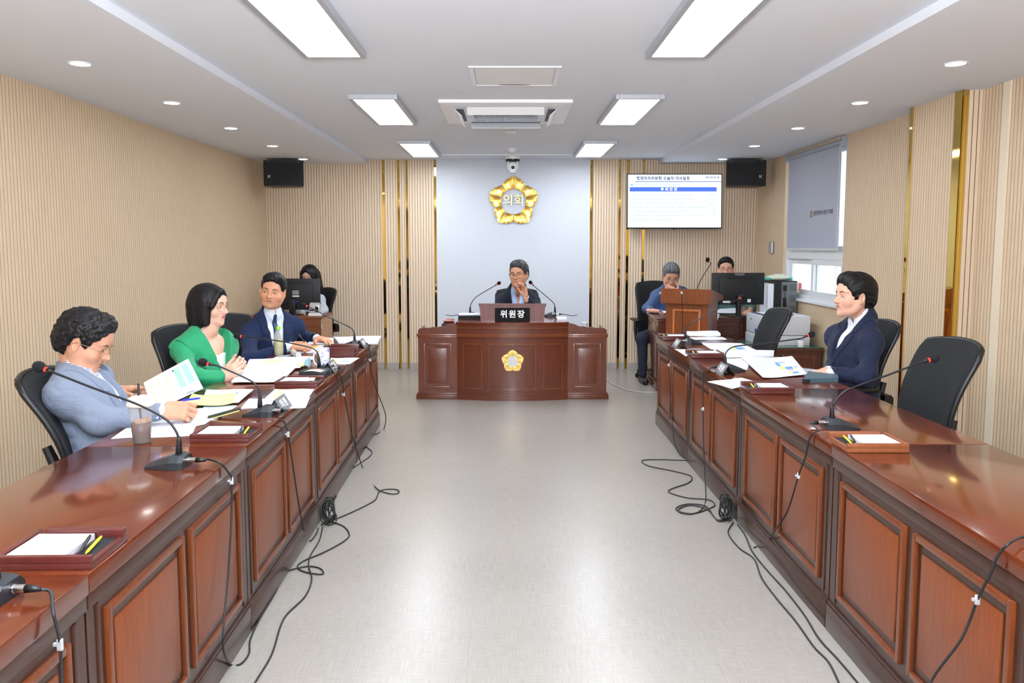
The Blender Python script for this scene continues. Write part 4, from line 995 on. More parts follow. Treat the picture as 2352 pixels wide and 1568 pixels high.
# navy man's papers
sheet('large open document at the far end of the left desks', Z4([(778, 790), (868, 790.5), (876, 774), (765, 776.5)], .012), lines=8, th=.012, bend=.006)
sheet('second open page beside the watch hand of the navy-suited man', Z4([(708, 791), (766, 791), (766, 779.5), (716, 780.5)], .014), lines=6, th=.014, name='open_book')
sheet('light blue booklet between the bottle and the hands of the navy-suited man', Z4([(688, 796), (722, 796), (724, 790), (692, 790)], .004), lines=0, th=.006, m=mat('booklet_blue', (150, 184, 206), .6), name='booklet')
sheet('white booklet with purple print behind the bottle', Z4([(684, 811), (728, 811), (734, 799), (690, 799)], .004), lines=0, th=.012, patches=[(.1, .3, .5, .8, m_pale)], name='booklet')
bx_ = MB(); o = pt(728, 805, z=ZT); bx_.box(o.x - .04, o.x + .035, o.y, o.y + .08, ZT, ZT + .03, bev=.003); o2 = tag(bx_.build('eraser_box', m_white), 'small white box with orange stripe beside the raised tray', 'box'); MB().box(o.x - .041, o.x + .0, o.y - .001, o.y + .081, ZT + .022, ZT + .031).build('orange_stripe', mat('orange_print', (236, 160, 60), .6), o2, world=True)
b = MB(); a_ = pt(662, 813, z=ZT + .022); c_ = pt(686, 815, z=ZT + .022); b.tube([a_ + Vector((0, .12, 0)), (a_ + c_) / 2 + Vector((0, .04, 0)), c_], .020, 18); tag(b.build('rolled_paper', mat('roll_grey', (196, 194, 186), .6), auto=True), 'grey rolled paper lying by the bottle', 'paper')
b = MB(); b.tube(smooth_path([pt(640, 819, z=ZT + .006), pt(665, 816, z=ZT + .006), pt(680, 811, z=ZT + .012)], 5), .006, 8); tag(b.build('grey_strap', mat('strap_grey', (150, 158, 170), .6), smooth=True), 'grey strap lying in front of the rolled paper', 'strap')
# right row papers
sheet('thick white document at the far end of the right desks', Z4([(1577, 772), (1655, 772), (1648, 765), (1577, 766)], .008), lines=0, th=.022, name='document_stack')
sheet('white sheets in front of the far right document stack', Z4([(1577, 781), (1670, 780), (1660, 774), (1577, 774)], .001), lines=3)
sheet('sheet with a small blue and yellow chart, right row', Z4([(1643, 809), (1746, 809), (1702, 788), (1610, 788)], .002), lines=10, patches=[(.52, .28, .60, .55, m_yelp), (.62, .28, .80, .50, m_blue)])
sheet('white sheet under the tray between the first two right desks', Z4([(1575, 818), (1600, 812), (1620, 801.5), (1550, 802)], .0), lines=0, patches=[(.3, .3, .7, .7, m_pale)])
sheet('thick rolled document beside the right microphone', Z4([(1664, 822), (1777, 819), (1778, 811), (1661, 811)], .006), lines=0, th=.022, name='document_stack')
sheet('white sheet half under the large chart sheet', Z4([(1668, 836), (1716, 850), (1725, 822), (1662, 823)], .001), lines=6)
cnr = Z4([(1700, 821), (1819, 820), (1853, 861), (1752, 869)], .006)
sheet('large sheet with blue and yellow chart blocks, right row', cnr, lines=16, lm=(.06, .1, .5, .92), patches=chart, curl=.006, th=.0016)
sheet('pointed sheet with purple bands hanging over the right aisle edge', Z4([(1625, 877), (1702, 868), (1736, 877), (1682, 893)], .002), lines=0, patches=[(.2, .2, .8, .35, m_pale), (.25, .55, .85, .72, m_pale), (.7, .1, .85, .2, m_lyel)])
sheet('clear plastic folder sheet beside the blue-grey folder', Z4([(1838, 858), (1905, 866), (1893, 852), (1822, 842)], .001), lines=0, m=mat('plastic_sheet', (170, 178, 186), .25))
fo = MB(); fc = Z4([(1848, 879), (1925, 877), (1922, 864), (1856, 861)], 0); vs = fc + [v + Vector((0, 0, .024)) for v in fc]; fo.add(vs, [(0, 1, 2, 3), (4, 5, 6, 7), (0, 1, 5, 4), (1, 2, 6, 5), (2, 3, 7, 6), (3, 0, 4, 7)])
f_ = tag(fo.build('leather_folder', mat('folder_teal', (66, 92, 104), .45, bump=.3, bscale=300)), 'closed blue-grey leather folder before the man on the right', 'folder')
fo = MB(); fo.box(fc[0].x - .004, fc[0].x + .03, fc[0].y - .006, fc[0].y + .03, ZT, ZT + .020, bev=.003); fo.build('dark_spine', m_blackm, f_, world=True)
# ---------------------------------------------------------------- drinks and small things
cu = pt(326, 1016, z=ZT); cup = thing('iced_coffee_cup', 'clear takeaway cup of iced coffee with cream lid and black straw', 'cup', tuple(cu))
m_cup = mat('cup_plastic', (240, 242, 244), .12, alpha=.16)
pr = [(.031, .0), (.033, .004), (.045, .148), (.046, .152)]
MB().lathe(pr + [(.0445, .150), (.0315, .005), (.0001, .004)], 36).build('cup_wall', m_cup, cup, smooth=True)
MB().lathe([(.0001, .0055), (.0312, .0055), (.0375, .082), (.0001, .083)], 36).build('coffee', mat('coffee', (84, 38, 20), .15, noise=.5, nscale=30), cup, smooth=True)
b = MB(); rnd = random.Random(5)
for k in range(9):
    a = k * 2.4; r = .018 * (k % 3) / 1.6; x, y, z_ = r * math.cos(a), r * math.sin(a), .076 + .008 * (k % 3)
    b.box(x - .010, x + .010, y - .010, y + .010, z_ - .010, z_ + .008, M=Matrix.Rotation(0, 4, 'Z'), bev=.003)
b.build('ice_cube', mat('ice', (200, 160, 120), .1), cup, auto=True)
MB().lathe([(.0475, .146), (.051, .148), (.051, .158), (.0475, .160), (.046, .178), (.030, .186), (.0001, .188)], 36).build('lid', mat('cream_lid', (238, 234, 224), .4), cup, smooth=True)
b = MB(); b.tube([(.006, 0, .02), (-.006, 0, .175), (-.004, 0, .235)], .0042, 10); b.build('straw', m_black, cup, smooth=True)
bo = pt(641, 817, z=ZT); bt = thing('drink_bottle', 'clear bottle of yellow tea with bright green cap', 'bottle', tuple(bo))
k_ = .9
MB().lathe([(.0001, 0), (.029, .001), (.032, .006), (.032, .05), (.0305, .055), (.032, .06), (.0305, .075), (.032, .08), (.0305, .095), (.032, .10), (.0322, .135), (.030, .150), (.020, .172), (.0135, .182), (.0135, .196)], 32).build('bottle_wall', mat('bottle_plastic', (240, 246, 240), .05, alpha=.28), bt, smooth=True)
MB().lathe([(.0001, .002), (.0295, .004), (.0300, .118), (.0001, .119)], 28).build('tea', mat('tea_yellow', (196, 182, 92), .1, alpha=.8), bt, smooth=True)
MB().lathe([(.0155, .188), (.0155, .206), (.014, .209), (.0001, .209)], 28).build('bottle_cap', mat('cap_green', (140, 214, 40), .35), bt, auto=True)
mo = pt(744, 849, z=ZT); mg = thing('flowered_mug', 'tall white mug with blue flower pattern', 'mug', tuple(mo))
def flower_mat():
    m, nt, b = nodes('mug_flowers'); tc = nt.nodes.new('ShaderNodeTexCoord')
    n = nt.nodes.new('ShaderNodeTexNoise'); n.inputs['Scale'].default_value = 42; n.inputs['Detail'].default_value = 6; n.inputs['Distortion'].default_value = 1.5; nt.links.new(tc.outputs['Object'], n.inputs[0])
    f = nt.nodes.new('ShaderNodeMapRange'); f.inputs['From Min'].default_value = .56; f.inputs['From Max'].default_value = .60; nt.links.new(n.outputs['Fac'], f.inputs[0])
    nt.links.new(mixc(nt, f.outputs[0], lin((238, 240, 244)), lin((86, 104, 190))), b.inputs['Base Color']); b.inputs['Roughness'].default_value = .15; return m
MB().lathe([(.0001, 0), (.034, .001), (.037, .006), (.037, .135), (.0365, .138), (.034, .138), (.033, .012), (.0001, .010)], 36).build('mug_body', flower_mat(), mg, smooth=True)
b = MB(); b.tube(smooth_path([(-.035, 0, .11), (-.058, 0, .10), (-.064, 0, .07), (-.056, 0, .04), (-.035, 0, .03)], 5), .0055, 10); b.build('handle', mat('mug_white', (238, 240, 244), .15), mg, smooth=True)
bk = pt(717, 866, z=ZT); bb_ = thing('black_box', 'black rectangular box topped with a cream note, beside the flowered mug', 'box', tuple(bk), .0209)
MB().box(-.08, .083, 0, .12, 0, .034, bev=.005).build('case', mat('box_navy', (30, 34, 42), .5), bb_, auto=True)
b = MB(); b.sheet(lambda u, v: (-.045 + .10 * u + .02 * v, -.012 + .08 * v - .03 * u * v, .0355 + .004 * math.sin(u * 4)), 6, 6, .0008); b.build('cream_note', mat('note_cream', (238, 234, 196), .7), bb_)
MB().box(.01, .04, .045, .062, .0405, .0412).build('red_scribble', mat('note_red', (220, 130, 120), .7), bb_)
ph = thing('smartphone', 'black phone propped against the base of the microphone', 'phone', tuple(pt(517, 958, z=ZT)))
T = Matrix.Rotation(math.radians(18), 4, 'Z') @ Matrix.Rotation(math.radians(-13), 4, 'Y')
b = MB(T); b.box(-.075, .075, -.030, .038, .012, .021, bev=.004); b.build('phone_body', m_pen, ph, auto=True)
b = MB(T); b.box(-.068, .068, -.0315, -.029, .0145, .0195); b.build('yellow_edge', mat('phone_yellow', (214, 206, 120), .4), ph)
def pen(label, a, b2, m, r=.0045):
    a, b2 = Vector(a), Vector(b2); d = (b2 - a); q = MB(); q.tube([a, a + d * .10, a + d * .9, b2], [r * .3, r, r, r * .8], 10); return tag(q.build('pen', m, smooth=True), label, 'pen')
m_bluepen = mat('pen_blue', (40, 50, 220), .3)
pen('blue pen in the hand of the man in the grey-blue blazer', pt(461, 914, W=3.36), pt(418, 919, W=3.36), m_bluepen)
pen('black pen in the hand of the navy-suited man', pt(684, 766, W=5.68), pt(700, 786, W=5.66), m_pen)
pen('blue pen in the hand of the grey-haired man', pt(1521, 720, W=8.46), pt(1505, 697, W=8.42), m_bluepen)
wt = pt(721, 777, W=6.13); b = MB(); d_ = (pt(727, 777, W=6.14) - pt(700, 772, W=6.34)).normalized(); q_ = d_.to_track_quat('Z', 'Y').to_matrix().to_4x4(); b = MB(Matrix.Translation(wt) @ q_)
b.lathe([(.036, -.006), (.039, -.006), (.039, .006), (.036, .006), (.036, -.006)], 28); tag(b.build('wristwatch', mat('watch_dark', (60, 60, 64), .25, metal=.8), smooth=True), 'dark wristwatch on the wrist of the navy-suited man', 'watch')
# podium things
gv = thing('gavel', 'red-brown wooden gavel head on a black sounding block, podium left side', 'gavel', (-.60, 7.95, .668))
MB().box(-.075, .09, -.05, .06, 0, .075, bev=.01).build('sounding_block', mat('block_dark', (52, 28, 28), .3), gv, auto=True)
b = MB(); b.cyl((-.055, 0, .098), (.052, 0, .098), .023, n=22); b.cyl((-.012, 0, .098), (.006, 0, .098), .0245, n=22); b.build('gavel_head', wood('gavel_wood', (120, 36, 22), (156, 60, 34), .2, coat=.6), gv, auto=True)
tr = thing('paper_tray', 'dark paper tray with white sheets behind the left podium microphone', 'tray', (-.385, 8.14, .775))
MB().box(-.13, .14, -.1, .1, 0, .038, bev=.004).build('tray_body', m_blackm, tr); MB().box(-.125, .10, -.095, .09, .038, .048).build('sheets', m_paper, tr)
tp = MB(); tp.box(.50, .60, 7.95, 8.15, .775, .79); tag(tp.build('note_stack', m_paper), 'stack of white notes behind the right podium microphone', 'paper')
pc = thing('paper_cup', 'white paper cup with a blue band on the podium right side', 'cup', (.775, 7.90, .668))
MB().lathe([(.024, 0), (.0245, .004), (.034, .085), (.036, .087), (.033, .087), (.023, .004)], 28).build('cup_wall', mat('paper_cup_white', (238, 240, 242), .5), pc, smooth=True)
MB().lathe([(.0262, .008), (.0285, .028), (.0285, .0281)], 28).build('blue_band', mat('cup_blue', (50, 90, 190), .5), pc, smooth=True)
sh_ = MB(); sh_.box(.60, .70, 7.85, 8.0, .668, .70, bev=.01); tag(sh_.build('paper_pile', m_paper), 'crumpled white papers beside the paper cup', 'paper')
# ---------------------------------------------------------------- operator's corner, left
def monitor(label, x, y, z, w, h, foot, rz=0, lift=.10, txt=None):
    t = thing('computer_monitor', label, 'monitor', (x, y, z), rz)
    b = MB(); b.box(-w / 2, w / 2, 0, .018, lift, lift + h, bev=.005); b.build('casing', mat('monitor_black', (24, 26, 31), .42), t, auto=True)
    b = MB(); b.box(-w * .36, w * .36, -.02, .002, lift + h * .18, lift + h * .86, bev=.014); b.build('rear_bulge', mat('monitor_black2', (20, 22, 26), .5), t, auto=True)
    MB().box(-w / 2 + .012, w / 2 - .012, .018, .020, lift + .012, lift + h - .012).build('screen', mat('monitor_screen', (60, 76, 96), .1), t)
    b = MB(); b.box(-.035, .035, -.05, -.02, .01, lift + h * .35, bev=.006) if foot == 'slab' else b.cyl((0, -.03, .01), (0, -.03, lift + h * .3), .028, n=20)
    b.build('stand', m_black, t, auto=True)
    b = MB(); b.lathe([(.0001, 0), (.12, .0), (.12, .008), (.05, .014), (.0001, .014)], 30); b.build('stand_foot', m_black, t, auto=True)
    return t
mo_ = monitor('large black monitor seen from behind on the left operator desk', -2.37, 8.62, .77, .60, .345, 'slab', 0, .055)
MB().box(.00, .075, -.021, -.019, .20, .215).build('white_label', m_white, mo_); b = MB(); b.box(.0, .07, -.0215, -.0195, .225, .27); b.build('barcode', mat('label_grey', (140, 142, 146), .6), mo_); MB().box(-.01, .06, -.0215, -.0195, .145, .157).build('cable_plug', mat('vga_blue', (40, 60, 200), .4), mo_)
de = thing('silver_device', 'small silver gadget standing on the corner of the operator desk', 'device', (-2.105, 8.52, .77))
m_sil = mat('silver_plastic', (196, 198, 200), .3, metal=.4)
b = MB(); b.box(-.055, .055, -.04, .04, .03, .125, bev=.012); b.cyl((-.05, 0, .12), (.05, 0, .12), .022, n=16); b.build('device_body', m_sil, de, auto=True)
MB().box(-.05, .0, -.043, -.038, .055, .07).build('slot', m_black, de); MB().box(.01, .045, -.043, -.038, .04, .10).build('dark_window', m_blackm, de)
MB().box(-.06, .07, -.06, .06, 0, .03, bev=.004).build('device_base', m_white, de)
kb = MB(); kb.box(-2.32, -2.14, 8.70, 8.82, .77, .785, bev=.004); tag(kb.build('keyboard', m_black), 'black keyboard behind the left monitor', 'keyboard')
# ---------------------------------------------------------------- secretary's corner, right
mr = monitor('large black monitor seen from behind on the secretary desk', 2.42, 8.24, .785, .56, .335, 'pole', math.radians(2), .125)
MB().box(-.12, .12, -.021, -.018, .395, .41).build('top_groove', m_black, mr)
b = MB(); text_into(b, 'TREEM', .026, basis((.01, -.0065, .442), (1, 0, 0), (0, 0, 1), (0, -1, 0)), .0006, sx=1.25, spacing=1.1); b.build('maker_lettering', mat('logo_silver', (200, 204, 208), .3), mr)
MB().box(-.16, -.08, -.006, -.003, .145, .165).build('white_label', m_white, mr); MB().box(.10, .135, -.012, -.003, .150, .185).build('white_plug', m_white, mr)
pcx = pt(1795, 700, W=8.25); pcb = thing('desktop_computer', 'black computer tower with its grey rear panel facing the room', 'computer', (pcx.x, pcx.y, .785))
b = MB(); b.box(-.085, .16, 0, .36, 0, .375, bev=.006); b.build('case', m_black, pcb)
MB().box(-.005, .155, -.004, .002, .01, .365).build('rear_panel', mat('rear_grey', (116, 120, 124), .4, metal=.5), pcb)
b = MB()
for k in range(3):
    for i in range(6):
        for j in range(5): b.cyl((.085 + i * .011, -.006, .05 + k * .115 + j * .014), (.085 + i * .011, -.003, .05 + k * .115 + j * .014), .004, n=6)
b.build('vent_holes', m_black, pcb)
b = MB(); b.box(.01, .05, -.010, -.003, .27, .33); b.box(.012, .045, -.012, -.003, .10, .20); b.tube(smooth_path([(.03, -.01, .30), (.02, -.04, .22), (.035, -.04, .10), (.03, -.02, 0)], 5), .005, 6); b.build('rear_cable', m_black, pcb)
MB().box(-.15, -.09, -.01, .25, 0, .345, bev=.002).build('paper_file', m_paper, pcb)
wi = thing('wet_wipes_pack', 'cream and teal pack of wet wipes lying on the computer tower', 'pack', (pcx.x - .005, pcx.y + .12, 1.16))
b = MB(); b.ball((0, 0, .032), (.125, .085, .034), 16); b.build('pack_body', mat('wipes_cream', (226, 232, 206), .35), wi, smooth=True)
for s_ in (-1, 1):
    b = MB(); b.ball((s_ * .115, -.02, .022), (.034, .06, .016), 10); b.build('teal_end', mat('wipes_teal', (90, 200, 186), .35), wi, smooth=True)
MB().box(-.04, .05, -.04, .04, .060, .068, bev=.004).build('flap', m_white, wi)
rb = pt(1830, 660, W=8.4); b = MB(); b.box(rb.x - .03, rb.x + .05, rb.y, rb.y + .10, 1.02, 1.14, bev=.01); rb_ = tag(b.build('snack_pack', mat('pack_cream', (230, 216, 196), .5)), 'cream and red pack on the window sill behind the computer tower', 'pack'); MB().box(rb.x + .02, rb.x + .051, rb.y - .001, rb.y + .05, 1.05, 1.13).build('red_print', mat('pack_red', (210, 90, 90), .5), rb_, world=True)
prn = thing('laser_printer', 'white laser printer with grey top on the low cabinet', 'printer', (2.705, 7.62, .553))
m_prn = mat('printer_white', (214, 217, 222), .4)
b = MB(); b.box(-.24, .25, 0, .46, .10, .29, bev=.012); b.build('printer_body', m_prn, prn, auto=True)
b = MB(); b.box(-.245, .25, -.004, .46, 0, .096, bev=.008); b.build('paper_drawer', m_prn, prn, auto=True)
MB().box(-.20, .10, .05, .40, .288, .302, bev=.006).build('top_tray', mat('printer_grey', (74, 84, 94), .4), prn)
b = MB(); b.box(-.18, -.02, .10, .34, .302, .305); b.build('printed_page', m_paper, prn)
b = MB()
for k in range(11): b.box(-.16, -.06, -.003, .001, .135 + k * .010, .140 + k * .010)
b.build('side_vent', mat('vent_grey', (120, 124, 130), .5), prn)
b = MB(); b.cyl((-.2415, .13, .135), (-.246, .13, .135), .022, n=20); b.build('blue_badge', mat('badge_blue', (40, 80, 170), .4), prn); b = MB(); b.cyl((-.2415, .08, .135), (-.246, .08, .135), .020, n=20); b.build('red_badge', mat('badge_red', (200, 60, 60), .4), prn)
MB().box(-.243, -.24, .26, .31, .235, .242).build('power_mark', m_blackm, prn)
vb = thing('supplement_bottle', 'white plastic bottle with a blue lid band on the low cabinet', 'bottle', tuple(pt(1839, 797, z=.5535)))
MB().lathe([(.0001, 0), (.028, 0), (.03, .004), (.03, .065), (.024, .072)], 26).build('bottle_wall', m_white, vb, smooth=True); MB().lathe([(.0265, .070), (.0265, .095), (.0001, .096)], 26).build('bottle_cap', m_white, vb, auto=True); MB().lathe([(.0268, .071), (.0268, .078)], 26).build('blue_band', mat('cup_blue', (50, 90, 190), .5), vb)
cable('grey cord leaning from the printer down to the glass cabinet top', [pt(1834, 736, y=7.85), pt(1842, 748, y=7.83), pt(1855, 772, y=7.75), pt(1868, 796, z=.56)], name='power_cord')
vc = thing('paper_cup', 'small white paper cup behind the printer near the monitor', 'cup', tuple(pt(1753, 716, z=.79)))
MB().lathe([(.022, 0), (.032, .07), (.030, .07)], 24).build('cup_wall', mat('paper_cup_white', (238, 240, 242), .5), vc, smooth=True)
sheet('open clipboard pad under the hand of the grey-haired man', [pt(a, b_, z=.79) for a, b_ in [(1486, 719), (1530, 719), (1530, 712), (1490, 712)]], lines=4, name='clipboard_pad', th=.004)
cf = MB(); q = pt(1672, 722, z=.79); cf.box(q.x - .13, q.x + .12, q.y - .06, q.y + .10, .786, .800, bev=.003); tag(cf.build('file_folder', mat('folder_dark', (28, 40, 40), .4)), 'dark open folder on the secretary desk left of the monitor stand', 'folder')
sheet('white curved papers on the dark folder beside the monitor', [pt(a, b_, z=.803) for a, b_ in [(1645, 719), (1692, 719), (1692, 708), (1655, 710)]], lines=0, th=.003, bend=.02)
sheet('white notice sheet hanging off the front of the secretary desk', [pt(a, b_, y=8.155) for a, b_ in [(1641, 752), (1653, 722), (1643, 718), (1640, 722)]], lines=0)
# ------------------------------------------------------------------ people: smooth-blended volumes meshed with surface nets
def nrm(v): v = np.asarray(v, float); return v / (np.linalg.norm(v) + 1e-9)
def A(v): return np.array([float(v[0]), float(v[1]), float(v[2])])
class Frame:
    def __init__(s, o, x, y, z, sc=1.0): s.o = A(o); s.R = np.array([nrm(x), nrm(y), nrm(z)]); s.s = sc
    def loc(s, P): return ((P - s.o) @ s.R.T) / s.s
    def w(s, p): return s.o + (np.asarray(p, float) * s.s) @ s.R
class Field:
    def __init__(s): s.ops = []; s.disp = None
    def add(s, op, k, fn, c, r, fr=None): s.ops.append((op, k, fn, A(c), r, fr))
    def cone(s, a, b, ra, rb, k=.02, op='u', fr=None, flat=None):
        a = A(a); b = A(b); ba = b - a; L = float(ba @ ba) + 1e-12
        def fn(P):
            Q = P - a
            if flat is not None:
                n, q = flat; d = Q @ n - (0 if True else 0)
                t0 = np.clip(Q @ ba / L, 0, 1); V = Q - t0[:, None] * ba
                dn = V @ n; V = V + np.outer(dn * (q - 1), n)
                return np.sqrt((V * V).sum(1)) - (ra + t0 * (rb - ra))
            t = np.clip(Q @ ba / L, 0, 1); V = Q - t[:, None] * ba
            return np.sqrt((V * V).sum(1)) - (ra + t * (rb - ra))
        c = (a + b) / 2; r = math.sqrt(L) / 2 + max(ra, rb)
        if fr is not None: c = fr.w(c); r *= fr.s
        s.add(op, k, fn, c, r, fr)
    def ell(s, c, rad, k=.02, op='u', fr=None, R=None):
        c = A(c); rad = A(rad) if not isinstance(rad, (int, float)) else np.array([rad] * 3)
        def fn(P):
            Q = P - c
            if R is not None: Q = Q @ R.T
            k0 = np.sqrt(((Q / rad) ** 2).sum(1)); k1 = np.sqrt(((Q / rad ** 2) ** 2).sum(1)) + 1e-9
            return k0 * (k0 - 1) / k1
        cc = c; r = float(rad.max())
        if fr is not None: cc = fr.w(c); r *= fr.s
        s.add(op, k, fn, cc, r, fr)
    def box(s, c, half, rnd=.01, k=.01, op='u', fr=None, R=None):
        c = A(c); h = A(half) - rnd
        def fn(P):
            Q = P - c
            if R is not None: Q = Q @ R.T
            q = np.abs(Q) - h
            return np.sqrt((np.maximum(q, 0) ** 2).sum(1)) + np.minimum(q.max(1), 0) - rnd
        cc = c; r = float(np.linalg.norm(A(half)))
        if fr is not None: cc = fr.w(c); r *= fr.s
        s.add(op, k, fn, cc, r, fr)
    def fn(s, fn, c, r, k=.004, op='s', fr=None):
        cc = A(c)
        if fr is not None: cc = fr.w(c); r *= fr.s
        s.add(op, k, fn, cc, r, fr)
    def bounds(s):
        lo = np.array([1e9] * 3); hi = -lo
        for op, k, fn, c, r, fr in s.ops:
            if op == 'u': lo = np.minimum(lo, c - r); hi = np.maximum(hi, c + r)
        return lo - .02, hi + .02
    def eval(s, P, c=None, rad=0):
        d = np.full(len(P), 9.0); cache = {}
        for op, k, fn, cc, r, fr in s.ops:
            if c is not None and op in 'us' and np.linalg.norm(c - cc) > r + rad + k * 1.5 + .035: continue
            if fr is None: v = fn(P)
            else:
                if id(fr) not in cache: cache[id(fr)] = fr.loc(P)
                v = fn(cache[id(fr)]) * fr.s
            if op == 'u':
                if k > 0:
                    h = np.maximum(k - np.abs(d - v), 0) / k; d = np.minimum(d, v) - h * h * k * .25
                else: d = np.minimum(d, v)
            elif op == 's':
                v = -v
                h = np.maximum(k - np.abs(d - v), 0) / k; d = np.maximum(d, v) + h * h * k * .25
            elif op == 'i':
                h = np.maximum(k - np.abs(d - v), 0) / k; d = np.maximum(d, v) + h * h * k * .25
        if s.disp is not None: d = d + s.disp(P)
        return d
    def mesh(s, vox, B=14):
        lo, hi = s.bounds(); nb = np.ceil((hi - lo) / (vox * B)).astype(int); n = nb * B + 1
        V = np.full(tuple(n), 1.0, np.float32)
        rad = vox * B * .5 * 1.74
        ax = np.arange(B + 1)
        G = np.stack(np.meshgrid(ax, ax, ax, indexing='ij'), -1).reshape(-1, 3) * vox
        for i in range(nb[0]):
            for j in range(nb[1]):
                for k in range(nb[2]):
                    o = lo + np.array([i, j, k]) * B * vox; c = o + vox * B * .5
                    near = False
                    for op, kk, fn, cc, r, fr in s.ops:
                        if op == 'u' and np.linalg.norm(c - cc) < r + rad + .01: near = True; break
                    if not near: continue
                    d0 = s.eval(c[None], c, rad)[0]
                    sl = (slice(i * B, i * B + B + 1), slice(j * B, j * B + B + 1), slice(k * B, k * B + B + 1))
                    if d0 > rad * 1.6 + .02: continue
                    if d0 < -(rad * 1.6 + .02): V[sl] = np.minimum(V[sl], -1.0); continue
                    V[sl] = s.eval(G + o, c, rad).reshape(B + 1, B + 1, B + 1)
        return snets(V, lo, vox)
def snets(V, lo, vox):
    ins = V < 0
    c = [ins[i:V.shape[0] - 1 + i, j:V.shape[1] - 1 + j, k:V.shape[2] - 1 + k] for i in (0, 1) for j in (0, 1) for k in (0, 1)]
    cnt = sum(x.astype(np.int8) for x in c)
    I = np.argwhere((cnt > 0) & (cnt < 8))
    idm = np.full(cnt.shape, -1, np.int32); idm[I[:, 0], I[:, 1], I[:, 2]] = np.arange(len(I))
    off = np.array([(i, j, k) for i in (0, 1) for j in (0, 1) for k in (0, 1)])
    vals = np.stack([V[I[:, 0] + o[0], I[:, 1] + o[1], I[:, 2] + o[2]] for o in off], 1)
    acc = np.zeros((len(I), 3)); num = np.zeros(len(I))
    for a in range(8):
        for b in range(a + 1, 8):
            if np.abs(off[a] - off[b]).sum() != 1: continue
            va, vb = vals[:, a], vals[:, b]; m = (va < 0) != (vb < 0)
            t = np.where(m, va / (va - vb + 1e-12), 0)
            acc += np.where(m[:, None], off[a] + t[:, None] * (off[b] - off[a]), 0); num += m
    verts = lo + (I + acc / num[:, None]) * vox
    faces = []
    for axn in range(3):
        sl0 = [slice(None)] * 3; sl1 = [slice(None)] * 3; sl0[axn] = slice(0, -1); sl1[axn] = slice(1, None)
        a = ins[tuple(sl0)]; b = ins[tuple(sl1)]
        E = np.argwhere(a != b); sg = a[E[:, 0], E[:, 1], E[:, 2]]
        u, w = (axn + 1) % 3, (axn + 2) % 3
        ok = (E[:, u] > 0) & (E[:, w] > 0) & (E[:, u] < idm.shape[u]) & (E[:, w] < idm.shape[w]); E = E[ok]; sg = sg[ok]
        def g(du, dw):
            q = E.copy(); q[:, u] -= du; q[:, w] -= dw; return idm[q[:, 0], q[:, 1], q[:, 2]]
        Q = np.stack([g(1, 1), g(0, 1), g(0, 0), g(1, 0)], 1)
        Q[~sg] = Q[~sg][:, ::-1]
        faces.append(Q)
    F = np.concatenate(faces); F = F[(F >= 0).all(1)]
    return verts, F
def field_obj(name, fld, vox, m, parent=None, tint=None, relax=1, extra=None, hp=None):
    v, f = fld.mesh(vox)
    if extra is not None: v, f = extra(v, f)
    for _ in range(relax):            # light smoothing of the cell vertices
        s = np.zeros_like(v); n = np.zeros(len(v))
        for a in range(4):
            for b in ((a + 1) % 4, (a + 3) % 4):
                np.add.at(s, f[:, a], v[f[:, b]]); np.add.at(n, f[:, a], 1)
        v = v * .5 + .5 * s / np.maximum(n, 1)[:, None]
    me = bpy.data.meshes.new(name)
    if parent is None: org = np.array([(v[:, 0].min() + v[:, 0].max()) / 2, (v[:, 1].min() + v[:, 1].max()) / 2, 0.0])
    else: org = np.array(wloc(parent))
    vv = (v - org).astype(np.float32)
    me.vertices.add(len(vv)); me.vertices.foreach_set('co', vv.ravel())
    me.loops.add(len(f) * 4); me.loops.foreach_set('vertex_index', f.astype(np.int32).ravel())
    me.polygons.add(len(f)); me.polygons.foreach_set('loop_start', np.arange(0, len(f) * 4, 4, dtype=np.int32))
    me.polygons.foreach_set('use_smooth', [True] * len(f))
    me.update(calc_edges=True)
    me.materials.append(m)
    if tint is not None:
        at = me.color_attributes.new('tint', 'FLOAT_COLOR', 'POINT')
        c = np.ones((len(v), 4), np.float32); c[:, :3] = tint(v); at.data.foreach_set('color', c.ravel())
    if hp is not None:
        at = me.attributes.new('headpos', 'FLOAT_VECTOR', 'POINT'); at.data.foreach_set('vector', hp.loc(v).astype(np.float32).ravel())
    o = bpy.data.objects.new(name, me); C.objects.link(o); o.location = org if parent is None else (0, 0, 0)
    if parent is not None: o.parent = parent
    return o
def wob(P, f, seed=0.0):
    """cheap smooth noise, about -1..1"""
    x, y, z = (P * f).T
    return (np.sin(x * 1.7 + 2.3 * np.sin(y * 1.1 + seed) + seed) + np.sin(y * 1.9 + 2.1 * np.sin(z * 1.3 + seed * 2) + 1.3) + np.sin(z * 1.6 + 2.2 * np.sin(x * 1.2 + seed) + 2.1)) / 3
def L3(c): return np.array(lin(c)[:3])
def sstep(a, b, x): t = np.clip((x - a) / (b - a), 0, 1); return t * t * (3 - 2 * t)
